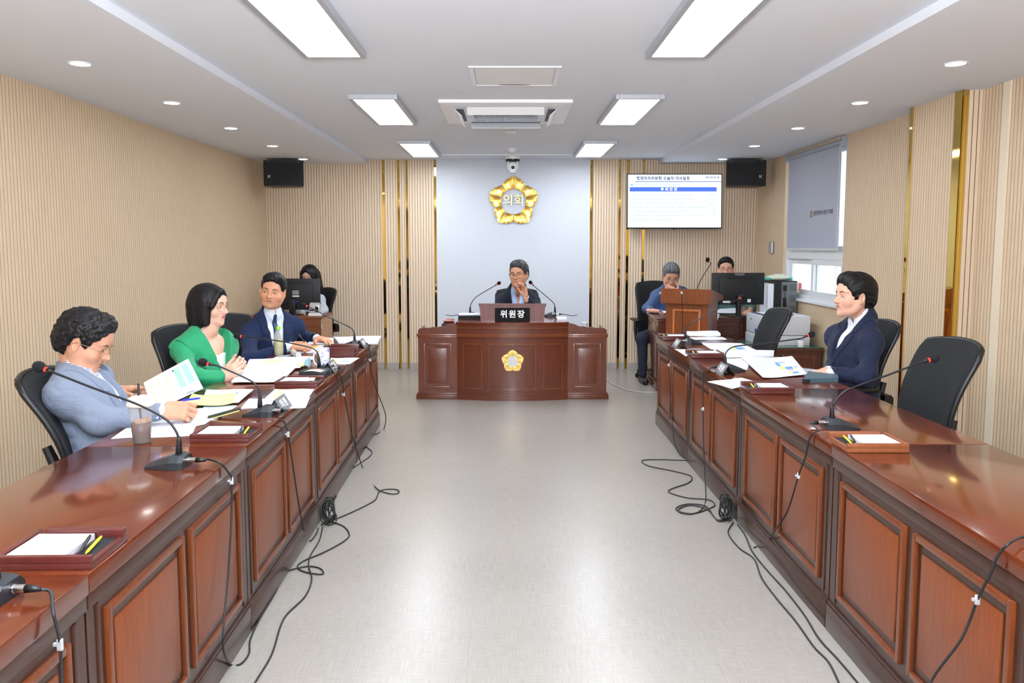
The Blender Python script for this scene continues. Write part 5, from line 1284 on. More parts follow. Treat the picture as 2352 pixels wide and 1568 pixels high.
# -------- head in its own frame: x = person's left, y = forward, z = up, metres, origin between the ears
def head_ops(F, fr, nk, g):
    """g: dict of small per-person differences"""
    jw = g.get('jaw', 1.0); fat = g.get('fat', 0.0)
    F.ell((0, -.012, .034), (.0765, .094, .084), .03, fr=fr)
    F.ell((0, .022, -.028), (.060 * jw + fat, .068, .080), .035, fr=fr)
    F.cone((-.026 * jw, .052, -.082), (.026 * jw, .052, -.082), .022 + fat * .5, .022 + fat * .5, .03, fr=fr)
    F.ell((0, .070, -.095), (.021, .018, .018), .020, fr=fr)
    for s in (-1, 1):
        F.cone((s * .055 * jw, -.005, -.035), (s * .046 * jw, .02, -.070), .018 + fat, .018 + fat, .035, fr=fr)
        F.ell((s * .041, .056, -.030), (.024 + fat, .022 + fat * .5, .024), .025, fr=fr)
    F.cone((-.034, .074, .022), (.034, .074, .022), .014, .014, .02, fr=fr)
    F.ell((0, .058, .052), (.052, .028, .036), .03, fr=fr)
    for s in (-1, 1): F.ell((s * .033, .094, -.001), (.018, .014, .0125), .012, 's', fr=fr)
    for s in (-1, 1):                                  # lids
        F.ell((s * .032, .0715, .000), (.0175, .0145, .0105), .006, fr=fr)
        F.cone((s * .019, .0845, .0005), (s * .045, .0785, .0005), .0012, .0012, .004, 's', fr=fr)
    F.cone((0, .083, .012), (0, .102, -.026), .0075, .0095, .012, fr=fr)
    F.ell((0, .103, -.029), (.0115, .0105, .0095), .008, fr=fr)
    for s in (-1, 1):
        F.ell((s * .0125, .093, -.032), (.0075, .0095, .0075), .007, fr=fr)
        F.ell((s * .007, .100, -.0405), (.0035, .005, .003), .004, 's', fr=fr)
    F.ell((0, .0755, -.056), (.026, .015, .016), .014, fr=fr)
    F.cone((-.015, .0825, -.0525), (.015, .0825, -.0525), .0050, .0050, .004, fr=fr)
    F.cone((-.012, .0820, -.0625), (.012, .0820, -.0625), .0060, .0060, .004, fr=fr)
    F.cone((-.024, .080, -.0575), (.024, .080, -.0575), .0014, .0014, .003, 's', fr=fr)
    F.ell((0, .092, -.0575), (.019, .006, .0012), .003, 's', fr=fr)
    for s in (-1, 1):                                  # ears
        R = np.array([nrm((s * .93, -.36, 0)), nrm((s * .36, .93, 0)), (0, 0, 1)])
        F.ell((s * .0805, -.006, -.004), (.0075, .019, .031), .006, fr=fr, R=R)
        F.ell((s * .0865, -.002, .002), (.005, .0105, .018), .004, 's', fr=fr, R=R)
        F.ell((s * .077, .002, -.028), (.007, .008, .009), .006, fr=fr, R=R)
    a = fr.w((0, -.022, -.055)); b = A(nk)
    F.cone(a, b, .047 * fr.s + fat, .055 * fr.s + fat, .022)
def hair_field(fr, st):
    H = Field(); k = st['kind']; big = st.get('vol', 0.0)
    if k == 'short':
        H.ell((0, -.014, .042), (.0835 + big * .6, .103 + big * .5, .089 + big), .02, fr=fr)
        H.ell((0, -.050, -.010), (.074 + big * .3, .066 + big * .3, .068), .03, fr=fr)
        H.ell((0, .045, .094), (.062, .040, .034 + big), .03, fr=fr)
        if st.get('quiff'):
            H.ell((st['quiff'] * .018, .062, .092), (.052, .030, .030), .02, fr=fr); H.ell((st['quiff'] * .05, .035, .075), (.032, .045, .036), .02, fr=fr)
        hl = st.get('line', .0)
        H.ell((0, .114, -.008 + hl), (.0745, .070, .083), .018, 's', fr=fr)
        H.ell((0, .10, -.024), (.12, .071, .084), .02, 's', fr=fr)
        H.box((0, .01, -.13), (.2, .046, .112), .01, .008, 's', fr=fr)
        H.box((0, -.06, -.155), (.2, .12, .09), .02, .012, 's', fr=fr)
        for s in (-1, 1): H.ell((s * .088, -.006, -.006), (.024, .025, .036), .006, 's', fr=fr)
    elif k == 'bob':
        H.ell((0, -.018, .036), (.094, .110, .096), .02, fr=fr)
        for s in (-1, 1):
            H.cone((s * .066, .004, .03), (s * .070, .014, -.085), .040, .030, .03, fr=fr)
            H.cone((s * .05, -.055, .0), (s * .052, -.045, -.105), .058, .044, .03, fr=fr)
        H.ell((0, -.07, -.06), (.08, .05, .075), .03, fr=fr)
        H.ell((.012, .128, -.045), (.072, .078, .116), .010, 's', fr=fr)
        H.box((0, .11, -.10), (.060, .055, .16), .02, .010, 's', fr=fr)
        H.box((0, 0, -.225), (.3, .3, .09), .01, .01, 's', fr=fr)
        H.cone((-.03, .072, .088), (-.080, .060, .005), .014, .014, .02, fr=fr)
        H.cone((.0, .072, .092), (.079, .052, .02), .015, .011, .02, fr=fr)
    elif k == 'long':
        H.ell((0, -.014, .036), (.090, .108, .092), .02, fr=fr)
        for s in (-1, 1):
            H.cone((s * .064, .012, .03), (s * .082, .010, -.13), .036, .034, .03, fr=fr); H.cone((s * .082, .01, -.13), (s * .095, .0, -.26), .036, .026, .03, fr=fr)
            H.cone((s * .05, -.05, .0), (s * .055, -.055, -.26), .056, .05, .03, fr=fr)
        H.ell((.0, .122, -.036), (.066, .074, .118), .010, 's', fr=fr)
        H.box((0, .10, -.16), (.050, .055, .16), .02, .010, 's', fr=fr)
        H.cone((-.01, .068, .094), (-.070, .062, .0), .014, .014, .02, fr=fr); H.cone((.01, .068, .094), (.066, .066, .0), .014, .014, .02, fr=fr)
    amp = st.get('amp', .0022); cu = st.get('curl', 0)
    fl = st.get('flow', (1.0, .35))
    def disp(P):
        Q = fr.loc(P)
        if cu: return amp * 1.5 * wob(Q, 95, 3) + amp * .8 * wob(Q, 190, 1)
        ang = np.arctan2(Q[:, 0], Q[:, 2] + .10) if k == 'short' else np.arctan2(Q[:, 0], Q[:, 1] + .02)
        w = Q[:, 1] if k == 'short' else Q[:, 2]
        return amp * np.sin(ang * 46 + (1.5 if k == 'short' else 2.2) * np.sin(w * 38) + 1.5 * np.sin(ang * 9)) * .7 + amp * .6 * wob(Q, 48, 2)
    H.disp = disp
    return H
def hand_ops(F, W, d, n, hand, curl=(.35, .5, .35), sp=.06, thumb=(.75, .65, .2), sc=1.0, fcurl=None):
    d = nrm(d); n = A(n); n = nrm(n - d * (n @ d)); t = np.cross(d, n) if hand == 'R' else np.cross(n, d)
    t = nrm(t); W = A(W); fr = Frame((0, 0, 0), t, d, n)
    o = lambda a, b, c=0: W + (t * a + d * b + n * c) * sc
    R = np.array([t, d, n])
    F.cone(o(-.006, -.03), o(-.004, .018), .026 * sc, .027 * sc, .012, flat=(n, 1.3))
    F.box(o(.001, .050, .0), np.array([.039, .044, .0145]) * sc, .013 * sc, .012, R=R)
    F.ell(o(.020, .028, .008), np.array([.018, .028, .015]) * sc, .012, R=R)
    L = (.072, .080, .074, .058); x0 = (.030, .0105, -.0095, -.028); y0 = (.086, .091, .087, .078); rr = (.0092, .0096, .0092, .0080)
    for i in range(4):
        cc = fcurl[i] if fcurl else curl
        base = o(x0[i], y0[i], 0); ang = 0; side = (x0[i] / .03) * sp
        pts = [base]
        for q, (fr_, c) in enumerate(zip((.46, .30, .24), cc)):
            ang += c
            dd = nrm(d * math.cos(ang) + n * math.sin(ang) + t * side * math.cos(ang))
            pts.append(pts[-1] + dd * L[i] * fr_ * sc)
        r = rr[i] * sc
        for q in range(3):
            F.cone(pts[q], pts[q + 1], r * (1 - .09 * q), r * (1 - .09 * (q + 1)), .0035 if q else .006)
        F.ell(pts[1] - n * .001, r * 1.02, .004)
    a, b, c = thumb
    td = nrm(t * a + d * b + n * c); p0 = o(.024, .022, .004); p1 = p0 + td * .042 * sc
    td2 = nrm(td * .8 + d * .5 - t * .12 + n * .12); p2 = p1 + td2 * .030 * sc; p3 = p2 + nrm(td2 + d * .2) * .022 * sc
    F.cone(p0, p1, .0145 * sc, .0115 * sc, .008); F.cone(p1, p2, .0112 * sc, .0100 * sc, .003); F.cone(p2, p3, .0100 * sc, .0082 * sc, .003)
PN = [0]
def person(*a, **k):
    PN[0] += 1
    return person_(*a, **k)
SKN = [0]
def skin_mat(label, skin, g, brow):
    SKN[0] += 1
    m, nt, b = nodes('skin_%d' % SKN[0])
    at = nt.nodes.new('ShaderNodeAttribute'); at.attribute_name = 'headpos'
    sp = nt.nodes.new('ShaderNodeSeparateXYZ'); nt.links.new(at.outputs['Vector'], sp.inputs[0])
    X, Y, Z = sp.outputs; M = lambda *a: math_node(nt, *a); ax = M('ABSOLUTE', X)
    def ss(v, e0, e1):
        n = nt.nodes.new('ShaderNodeMapRange'); n.interpolation_type = 'SMOOTHSTEP'; n.clamp = True
        n.inputs['From Min'].default_value = min(e0, e1); n.inputs['From Max'].default_value = max(e0, e1)
        n.inputs['To Min'].default_value = 0 if e0 < e1 else 1; n.inputs['To Max'].default_value = 1 if e0 < e1 else 0
        nt.links.new(v, n.inputs[0]); return n.outputs[0]
    def mul(*v):
        r = v[0]
        for q in v[1:]: r = M('MULTIPLY', r, q)
        return r
    sk = lin(skin); c = sk
    front = ss(Y, .03, .06)
    def sc(c, k): return (c[0] * k[0], c[1] * k[1], c[2] * k[2], 1)
    def blob(cx, cz, r0, r1):
        dx = M('SUBTRACT', ax, cx); dz = M('SUBTRACT', Z, cz)
        return mul(ss(M('SQRT', M('ADD', M('MULTIPLY', dx, dx), M('MULTIPLY', dz, dz))), r0, r1), front)
    c = mixc(nt, mul(blob(.042, -.030, .030, .008), .45), c, sc(sk, (1, .80, .77)))
    c = mixc(nt, mul(blob(0, -.030, .018, .006), .4), c, sc(sk, (1, .80, .78)))
    if g.get('stubble'): c = mixc(nt, mul(ss(Y, .0, .04), ss(Z, -.034, -.055), g['stubble']), c, sc(sk, (.6, .62, .66)))
    cz = M('ADD', M('MULTIPLY', M('MULTIPLY', X, X), 4.0), -.0577)     # lip line curves up at the corners
    dz = M('ABSOLUTE', M('SUBTRACT', Z, cz))
    hw = M('MULTIPLY', ss(ax, .028, .0), .0108 if g.get('lip') else .0088)
    lipm = mul(ss(M('SUBTRACT', dz, hw), .0006, -.0010), ss(ax, .0245, .0225), ss(Y, .055, .065))
    c = mixc(nt, mul(lipm, .8), c, lin(g.get('lip', (180, 112, 96))))
    c = mixc(nt, mul(ss(dz, .0016, .0007), ss(ax, .025, .021), ss(Y, .05, .06), .75), c, lin((96, 44, 40)))
    bz = M('ADD', M('MULTIPLY', ss(ax, .010, .038), .0055), .0225 + g.get('browdz', 0))
    bz = M('SUBTRACT', bz, M('MULTIPLY', ss(ax, .036, .058), .007))
    th = M('MULTIPLY', ss(ax, .060, .030), .0042 * g.get('browt', 1.0))
    bd = M('ABSOLUTE', M('SUBTRACT', Z, bz))
    n = nt.nodes.new('ShaderNodeTexNoise'); n.inputs['Scale'].default_value = 900; nt.links.new(at.outputs['Vector'], n.inputs[0])
    bm_ = mul(ss(M('SUBTRACT', bd, th), .0010, -.0012), ss(ax, .012, .016), ss(ax, .057, .052), front, M('MULTIPLY_ADD', n.outputs['Fac'], .5, .6))
    c = mixc(nt, M('MINIMUM', bm_, .92), c, lin(brow))
    lash = mul(ss(M('ABSOLUTE', M('SUBTRACT', Z, M('MULTIPLY_ADD', ss(M('ABSOLUTE', M('SUBTRACT', ax, .032)), .015, .0), .0042, .0004))), .0014, .0006), ss(ax, .016, .019), ss(ax, .050, .047), front)
    c = mixc(nt, mul(lash, .8), c, lin((40, 26, 24)))
    n2 = nt.nodes.new('ShaderNodeTexNoise'); n2.inputs['Scale'].default_value = 60; tc = nt.nodes.new('ShaderNodeTexCoord'); nt.links.new(tc.outputs['Object'], n2.inputs[0])
    hs = nt.nodes.new('ShaderNodeHueSaturation'); nt.links.new(c, hs.inputs['Color']); nt.links.new(M('MULTIPLY_ADD', n2.outputs['Fac'], .16, .92), hs.inputs['Value'])
    nt.links.new(hs.outputs[0], b.inputs['Base Color'])
    b.inputs['Roughness'].default_value = .5; b.inputs['Specular IOR Level'].default_value = .35
    b.inputs['Subsurface Weight'].default_value = .10; b.inputs['Subsurface Radius'].default_value = (.010, .004, .0025); b.inputs['Subsurface Scale'].default_value = 1
    return m
def person_(label, fr, neck, SL, SR, pelvis, armL, armR, handL, handR, face_g, hair, cloth, skin=(226, 178, 152), vox=.0042, brow=(40, 34, 32), glasses=None, legs=True, gaze=(0, 0), bulk=1.0, detail=None, knees=None):
    """fr: head frame; armX = (elbow, wrist); handX = dict(d, n, ...) or None"""
    t0 = time.time()
    SL, SR, pelvis, neck = A(SL), A(SR), A(pelvis), A(neck)
    mid = (SL + SR) / 2; up = nrm(mid - pelvis); lat = nrm(SL - SR); fwd = nrm(np.cross(up, lat)) * 1
    # person's left = +x, forward = y: forward = up x left ... check handedness
    fwd = nrm(np.cross(lat, up)); fwd = -fwd if (fwd @ fr.R[1]) < -.2 and False else fwd
    lat = nrm(np.cross(fwd, up)) * (1 if np.cross(fwd, up) @ lat > 0 else -1)
    H = float(np.linalg.norm(mid - pelvis)); SW = float(np.linalg.norm(SL - SR)) / 2
    T = Frame(pelvis, lat, fwd, up, 1.0)
    b_ = bulk
    def torso(F, g, k=.06):
        F.ell(T.w((0, .005, H * .70)), np.array([SW * .94, .115 * b_, H * .36]) + g, k, R=T.R)
        F.ell(T.w((0, .02, H * .36)), np.array([.158 * b_, .122 * b_, H * .34]) + g, k, R=T.R)
        F.ell(T.w((0, .02, .05)), np.array([.178 * b_, .135 * b_, .14]) + g, k, R=T.R)
        F.cone(SL - up * .035 - lat * .02, SR - up * .035 + lat * .02, .058 + g, .058 + g, .05)
        for S in (SL, SR): F.cone(S - up * .02 - nrm(S - mid) * .01, neck + (mid - neck) * .35 + (S - mid) * .18 - fwd * .01, .046 + g, .052 + g, .05)
    def arm(F, S, E, Wr, g, k=.035, r=(.054, .046, .043, .031), end=1.0):
        S, E, Wr = A(S), A(E), A(Wr); e = E + (Wr - E) * end
        F.cone(S - up * .025, E, r[0] * b_ + g, r[1] * (b_ * .5 + .5) + g, k); F.cone(E, e, r[2] * (b_ * .5 + .5) + g, r[3] + g, k)
    # ---- body: head, neck, torso, arms and hands as one surface
    F = Field(); torso(F, -.020)
    arm(F, SL, armL[0], armL[1], -.010, r=(.054, .046, .042, .036)); arm(F, SR, armR[0], armR[1], -.010, r=(.054, .046, .042, .036))
    head_ops(F, fr, neck, face_g)
    for hd, ar, nm in ((handL, armL, 'L'), (handR, armR, 'R')):
        if hd: hand_ops(F, ar[1], hd['d'], hd['n'], nm, **{k: v for k, v in hd.items() if k not in 'dn'})
    sk = L3(skin); lip = L3(face_g.get('lip', (190, 112, 104))); br = L3(brow); stub = face_g.get('stubble', 0)
    body = field_obj('person', F, vox, skin_mat(label, skin, face_g, brow), None, None, relax=0, hp=fr)
    tag(body, label, 'person', 'people at the meeting')
    # ---- eyes
    if face_g.get('eyes', 1):
        for s in (-1, 1):
            c = fr.w((s * .032, .0715, .0005)); rr = .0141 * fr.s
            M = Matrix(((fr.R[0][0], fr.R[1][0], fr.R[2][0], c[0]), (fr.R[0][1], fr.R[1][1], fr.R[2][1], c[1]), (fr.R[0][2], fr.R[1][2], fr.R[2][2], c[2]), (0, 0, 0, 1)))
            e = MB(M); e.ball((0, 0, 0), (rr * 1.0, rr * 1.0, rr * .27), 14)
            ob = e.build('eye', mat('eye_white', (225, 218, 212), .2), body, world=True, smooth=True)
            e = MB(M); gx, gz = gaze; e.ball((gx * rr * .55, rr * .86, gz * rr * .1), (rr * .36, rr * .18, rr * .28), 10)
            e.build('iris', mat('iris_dark', (34, 22, 18), .15), ob, world=True, smooth=True)
    # ---- hair
    Hf = hair_field(fr, hair); hc = L3(hair['col']); gray = hair.get('grey')
    def htint(v):
        Q = fr.loc(v); c = np.tile(hc, (len(v), 1))
        if gray is not None:
            n_ = .5 + .5 * np.sin(np.arctan2(Q[:, 0], Q[:, 2] + .1) * 60 + 3 * wob(Q, 40, 1)); m = np.clip(n_ * .8 + hair.get('side', .5) * np.clip((.05 - Q[:, 2]) / .08, 0, 1), 0, 1)[:, None]
            c = c * (1 - m) + L3(gray) * m
        return c
    ho = field_obj('hair', Hf, vox * .8, attr_mat('hair', .5, .25), body, htint)
    # ---- garments
    cl = cloth; thick = cl.get('g', .010)
    zt = H                                   # shoulder height in torso frame
    kx, ky, kn = [float(q_) for q_ in T.loc(neck[None])[0]]
    ctr = lambda Q: Q[:, 0] - kx * np.clip(Q[:, 2] / kn, 0, 1.1)
    def vcut(vb, wt, y0=.0, sway=0.0, zr=None):
        y0 = min(y0, ky - .004)
        zr_ = zr if zr is not None else kn + .03
        def fn(Q):
            w = wt * np.clip((Q[:, 2] - vb) / (zr_ - vb), -.2, 1.6)
            return np.maximum(np.abs(ctr(Q) - sway) - w, -(Q[:, 1] - y0 + .07 * np.clip((kn + .0 - Q[:, 2]) / .03, 0, 1))) * .92
        return fn
    J = Field(); torso(J, thick); r = cl.get('r', (.053, .051, .048, .039))
    for S, ar in ((SL, armL), (SR, armR)): arm(J, S, ar[0], ar[1], 0, .045, r, cl.get('sleeve', .93))
    col_r = cl.get('collar_r', .064)
    J.cone(neck - up * .02 - fwd * .012, neck + nrm(fr.w((0, -.02, -.05)) - neck) * cl.get('collar_h', .022) - fwd * .006, col_r + .008, col_r, .02)
    wa = cl.get('wr', .0045)
    def jd(P):
        Q = T.loc(P); m = .45 + .55 * sstep(.4, 0, np.abs(Q[:, 2] - H * .45) / H)
        sd = cl.get('seed', 1)
        r1 = np.abs(wob(Q, 11, sd)); r2 = np.abs(wob(Q, 23, sd + 2))
        return wa * (.35 + m) * (1.5 * (.35 - r1) + .7 * (.35 - r2)) - wa * .2
    J.disp = jd
    v = cl.get('v')
    def neckhole(Fd, rad, dz=0):
        if dz: Fd.cone(neck - up * .075 + fwd * .02, neck, rad * .9, rad, .004, 's')
        q = nrm(fr.w((0, -.02, -.05)) - neck)
        Fd.cone(neck - up * .03, neck + q * .10, rad, rad + .012, .004, 's')
    nq = nrm(fr.w((0, -.02, -.05)) - neck)
    def topcut(Fd, h, tilt=.45):
        n_ = nrm(nq + fwd * tilt)
        Fd.fn(lambda Q: np.maximum(h - (Q - neck) @ n_, np.linalg.norm(Q - neck, axis=1) - .15), neck, .15, .003, 's')
    ch = cl.get('collar_h', .026)
    neckhole(J, col_r - .010, 1); topcut(J, ch)
    for S, ar in ((SL, armL), (SR, armR)):          # open cuffs
        E, Wr = A(ar[0]), A(ar[1]); q = nrm(Wr - E); e = E + (Wr - E) * cl.get('sleeve', .93)
        J.fn((lambda e, q: lambda P: -((P - e) @ q - (r[3] * .55)) * 1.0)(e, q) if False else (lambda e, q: lambda P: np.maximum(-((P - e) @ q) + r[3] * .6, np.linalg.norm(P - e, axis=1) - .09))(e, q), e, .10, .003, 's')
    if v: J.fn(vcut(v[0], v[1], -.01, v[2] if len(v) > 2 else 0), (0, .1, H * .8), .35, .005, 's', fr=T)
    jc = L3(cl['col'])
    jt = cl.get('tint')
    jacket = field_obj(cl.get('name', 'jacket'), J, vox * 1.15, attr_mat(*cl.get('mat', ('jacket_cloth', .85, .2, 0, .04, .12, 260))), body, lambda P: (jt(P, T, jc, H) if jt else np.tile(jc, (len(P), 1))))
    if v and cl.get('lapel', True):
        Lf = Field(); torso(Lf, thick + cl.get('lt', .007)); Lf.cone(neck - up * .02 - fwd * .012, neck + nrm(fr.w((0, -.02, -.05)) - neck) * (cl.get('collar_h', .022) - .004) - fwd * .006, col_r + .016, col_r + .008, .02)
        neckhole(Lf, col_r - .006, 1); topcut(Lf, ch - .003); Lf.disp = jd
        lw = cl.get('lw', .045); vb, wt = v[0], v[1]; sw = v[2] if len(v) > 2 else 0
        def band(Q):
            tt = (Q[:, 2] - vb) / (kn + .03 - vb); w = wt * np.clip(tt, -.2, 1.6)
            x = np.abs(ctr(Q) - sw)
            wid = lw * np.clip(tt * 2.4, 0, 1) * (1 + cl.get('flare', 0) * np.clip(tt, 0, 1))
            notch = np.where((tt > .60) & (tt < .64), .6, 1.0) if cl.get('notch', True) else 1.0
            d = np.maximum(w - x, x - (w + wid * notch))
            back = np.maximum(-(Q[:, 2] - (kn - .035 - cl.get('bk', 0))), Q[:, 1] - (ky + .002))
            a = np.maximum(np.maximum(d, -(Q[:, 1] - ky + .01)), -(tt) * .3)
            return np.minimum(a, back) * .9
        Lf.add('i', .003, band, (0, 0, 0), 9, T)
        Lf.ops[-1] = ('i', .003, band, A((0, 0, 0)), 9, T)
        field_obj('lapel', Lf, vox * 1.0, attr_mat(*cl.get('mat', ('jacket_cloth', .85, .2, 0, .04, .12, 260))), body, lambda P: (jt(P, T, jc * 1.0, H) if jt else np.tile(jc * .94, (len(P), 1))))
    if cl.get('shirt'):
        sc = L3(cl['shirt']); S_ = Field(); torso(S_, -.004)
        q = nrm(fr.w((0, -.02, -.05)) - neck)
        if cl.get('shirt_collar', True):
            S_.cone(neck - up * .03, neck + q * .030, .070, .0565 * fr.s, .012)
        neckhole(S_, .0505 * fr.s); topcut(S_, cl.get('sch', .040), .35)
        for S, ar in ((SL, armL), (SR, armR)) if cl.get('cuffs', True) else ():
            E, Wr = A(ar[0]), A(ar[1]); d = nrm(Wr - E); e = E + (Wr - E) * (cl.get('sleeve', .93) + .02)
            S_.cone(e - d * .05, e + d * .012, .036, .034, .005)
        vn = cl.get('shirt_v', (kn - (-.004 if cl.get('tie') else .07), .022))
        S_.fn(vcut(vn[0], vn[1], -.02, 0, vn[2] if len(vn) > 2 else None), (0, .1, H * .9), .25, .004, 's', fr=T)
        st = cl.get('shirt_tint')
        field_obj('shirt', S_, vox, attr_mat('shirt_cloth', .7, .3, 0, 0, .05, 500), body, lambda P: (st(P, T, sc, H) if st else np.tile(sc, (len(P), 1))))
    if cl.get('shirt') and cl.get('shirt_collar', True):
        Wf = Field(); torso(Wf, .003); q = nrm(fr.w((0, -.02, -.05)) - neck); Wf.cone(neck - up * .03, neck + q * .030, .074, .0605 * fr.s, .012)
        neckhole(Wf, .0535 * fr.s); topcut(Wf, cl.get('sch', .040) + .002, .35)
        op = 0 if cl.get('tie') else .012
        def wing(Q):
            x = np.abs(ctr(Q)); z = Q[:, 2]
            return np.maximum(np.maximum(.004 + op + .42 * np.clip(kn - z, 0, 1) - x, (kn - .050 + (x - .030 - op) * 1.3) - z), ky - Q[:, 1] - .01) * .75
        Wf.ops.append(('i', .002, wing, A((0, 0, 0)), 9, T)); sc2 = L3(cl['shirt']); st2 = cl.get('shirt_tint')
        field_obj('shirt_collar', Wf, vox * .85, attr_mat('shirt_cloth', .7, .3, 0, 0, .05, 500), body, lambda P: (st2(P, T, sc2, H) if st2 else np.tile(sc2 * .96, (len(P), 1))))
    if cl.get('tie'):
        Tf = Field(); torso(Tf, .004)
        def tb(Q):
            tt = (kn - .004 - Q[:, 2]); w = .012 + .10 * np.clip(tt, 0, .30) * .9
            w = np.where(tt < .035, .017 - .12 * np.clip(tt, 0, .035), w)
            return np.maximum(np.maximum(np.abs(ctr(Q)) - w, -Q[:, 1]), -tt) * .9
        ys = np.linspace(0, .25, 60); pp = np.array([T.w((kx * .95, y_, kn - .022)) for y_ in ys]); dd = Tf.eval(pp); iy = int(np.argmax(dd > 0))
        Tf.ell(pp[iy], (.016, .012, .020), .01, R=T.R)
        Tf.ops.append(('i', .004, tb, A((0, 0, 0)), 9, T))
        field_obj('tie', Tf, vox * .9, mat('tie_cloth', cl['tie'], .55, noise=.12, nscale=300), body)
    # ---- legs
    if legs:
        G = Field(); g = cl.get('trousers', (30, 32, 42))
        kk = knees or [T.w((s * .13, .44, -.02)) for s in (1, -1)]
        for s, K in zip((1, -1), kk):
            K = A(K); K[2] = min(max(K[2], .44), .56)
            hip = T.w((s * .09, .02, .03)); ank = K + A(fwd) * .06; ank[2] = .10
            G.cone(hip, K, .088 * b_, .066, .05); G.cone(K, ank, .062, .046, .04)
            sh = Field(); hz = ank.copy(); hz[2] = .04; ff = nrm((fwd[0], fwd[1], 0))
            sh.cone(hz - ff * .04, hz + ff * .14, .042, .036, .02); sh.add('i', .01, lambda P: -(P[:, 2] - .002), (0, 0, 0), 9, None)
            field_obj('shoe', sh, .008, mat('shoe_leather', (22, 20, 20), .35), body)
        G.ell(T.w((0, .02, .02)), np.array([.175 * b_, .13 * b_, .11]), .05, R=T.R); G.disp = lambda P: .003 * wob(P, 16, 2)
        field_obj('trousers', G, .009, mat('trouser_' + str(g[0]) + str(g[2]), g, .85), body)
    if glasses: specs(fr, body, glasses)
    print('person', label[:30], round(time.time() - t0, 1), 's')
    return body, T, fr, H
def specs(fr, body, g):
    M = Matrix(((fr.R[0][0], fr.R[1][0], fr.R[2][0], fr.o[0]), (fr.R[0][1], fr.R[1][1], fr.R[2][1], fr.o[1]), (fr.R[0][2], fr.R[1][2], fr.R[2][2], fr.o[2]), (0, 0, 0, 1))) @ Matrix.Diagonal((fr.s, fr.s, fr.s, 1))
    m = mat('specs_' + g['n'], g['col'], .3, metal=g.get('metal', .5)); rx, rz = g.get('rx', .025), g.get('rz', .018); p = g.get('p', 2.6); r = g.get('r', .0013)
    y0 = .101; dz = g.get('dz', -.003)
    b = MB(M)
    for s in (-1, 1):
        L = []
        for i in range(29):
            a = 2 * PI * i / 28; ca, sa = math.cos(a), math.sin(a)
            x = abs(ca) ** (2 / p) * (1 if ca >= 0 else -1) * rx; z = abs(sa) ** (2 / p) * (1 if sa >= 0 else -1) * rz
            xx = s * .0335 + x; L.append((xx, y0 - 3.2 * max(0, abs(xx) - .02) ** 2 * 4, z + dz))
        b.tube(L, r, 6, caps=False)
        b.tube([(s * (.0335 + rx), y0 - .018, dz + .006), (s * .078, .060, .008), (s * .086, .0, .010), (s * .084, -.02, -.004)], r * 1.1, 6)
        b.tube([(s * .010, y0 - .001, dz), (s * .011, y0 - .008, dz - .008)], r * .8, 5)
    b.tube([(-.0095, y0, dz + .004), (0, y0 + .002, dz + .006), (.0095, y0, dz + .004)], r * 1.2, 6)
    o = b.build('glasses', m, body, world=True, smooth=True)
    return o
def head_frame(px, py, W, yaw, pitch=0, roll=0, sc=1.08):
    """yaw 0 looks to the camera (-Y), positive turns toward +X; pitch down positive; origin at ear level"""
    o = pt(px, py, W=W)
    y = Vector((math.sin(yaw) * math.cos(pitch), -math.cos(yaw) * math.cos(pitch), -math.sin(pitch)))
    x = Vector((math.cos(yaw), math.sin(yaw), 0))                      # person's left
    z = y.cross(x)
    if roll:
        q = Matrix.Rotation(roll, 3, y); x = q @ x; z = q @ z
    return Frame(o, x, y, z, sc)
R_ = math.radians
def P(px, py, W): return A(pt(px, py, W=W))
def V3(*a): return np.array(a, float)
SKM = (206, 152, 124)
# --- grey-blue blazer man, third desk of the left row
fr = head_frame(194, 786, 3.50, R_(99), R_(24), 0, 1.12)
SR = P(138, 898, 3.27); SL = SR + V3(-.05, .36, .01)
_n1 = P(178, 852, 3.48); _ws = (P(270, 897, 3.72), P(374, 944, 3.40))
def stripes(Pw, T, c, H):
    d = np.linalg.norm(Pw - (_n1 + V3(.0, 0, .10)), axis=1); s = (np.abs((d * 1000) % 9 - 2) < 1.6) & (d < .15)
    for w in _ws: q = np.linalg.norm(Pw - w, axis=1); s |= (np.abs((q * 1000) % 9 - 2) < 1.6) & (q < .07)
    return np.where(s[:, None], L3((70, 92, 170)), c)
person('man in grey-blue blazer reading papers, seated left nearest the camera', fr, P(178, 852, 3.48), SL, SR, V3(-1.76, 3.42, .50),
    (V3(-2.02, 3.80, .72), P(270, 897, 3.72)), (P(228, 966, 3.30), P(374, 944, 3.40)),
    dict(d=(1, -.12, .12), n=(0, -.25, -1), curl=(.25, .35, .2), fcurl=[(.05, .1, .1), (.5, .8, .4), (.6, .9, .5), (.6, .9, .5)], thumb=(.55, .8, .3), sc=1.12),
    dict(d=(1, .05, .02), n=(0, .8, -.6), curl=(.95, 1.1, .6), thumb=(.35, .8, .5), sc=1.12),
    dict(fat=.004, jaw=1.05), dict(kind='short', vol=.009, curl=1, amp=.0030, col=(22, 20, 21), line=.012),
    dict(name='blazer', col=(122, 132, 150), mat=('blazer_cloth', .85, .2, 0, .06, .16, 420), v=(.10, .085), shirt=(226, 230, 244), shirt_tint=stripes, g=.012, sleeve=.90, wr=.007, seed=4, lw=.05, trousers=(40, 44, 60)),
    skin=SKM, vox=.0036, glasses=dict(n='gold', col=(150, 130, 90), rx=.026, rz=.024, p=2.0, r=.0009), bulk=1.12)
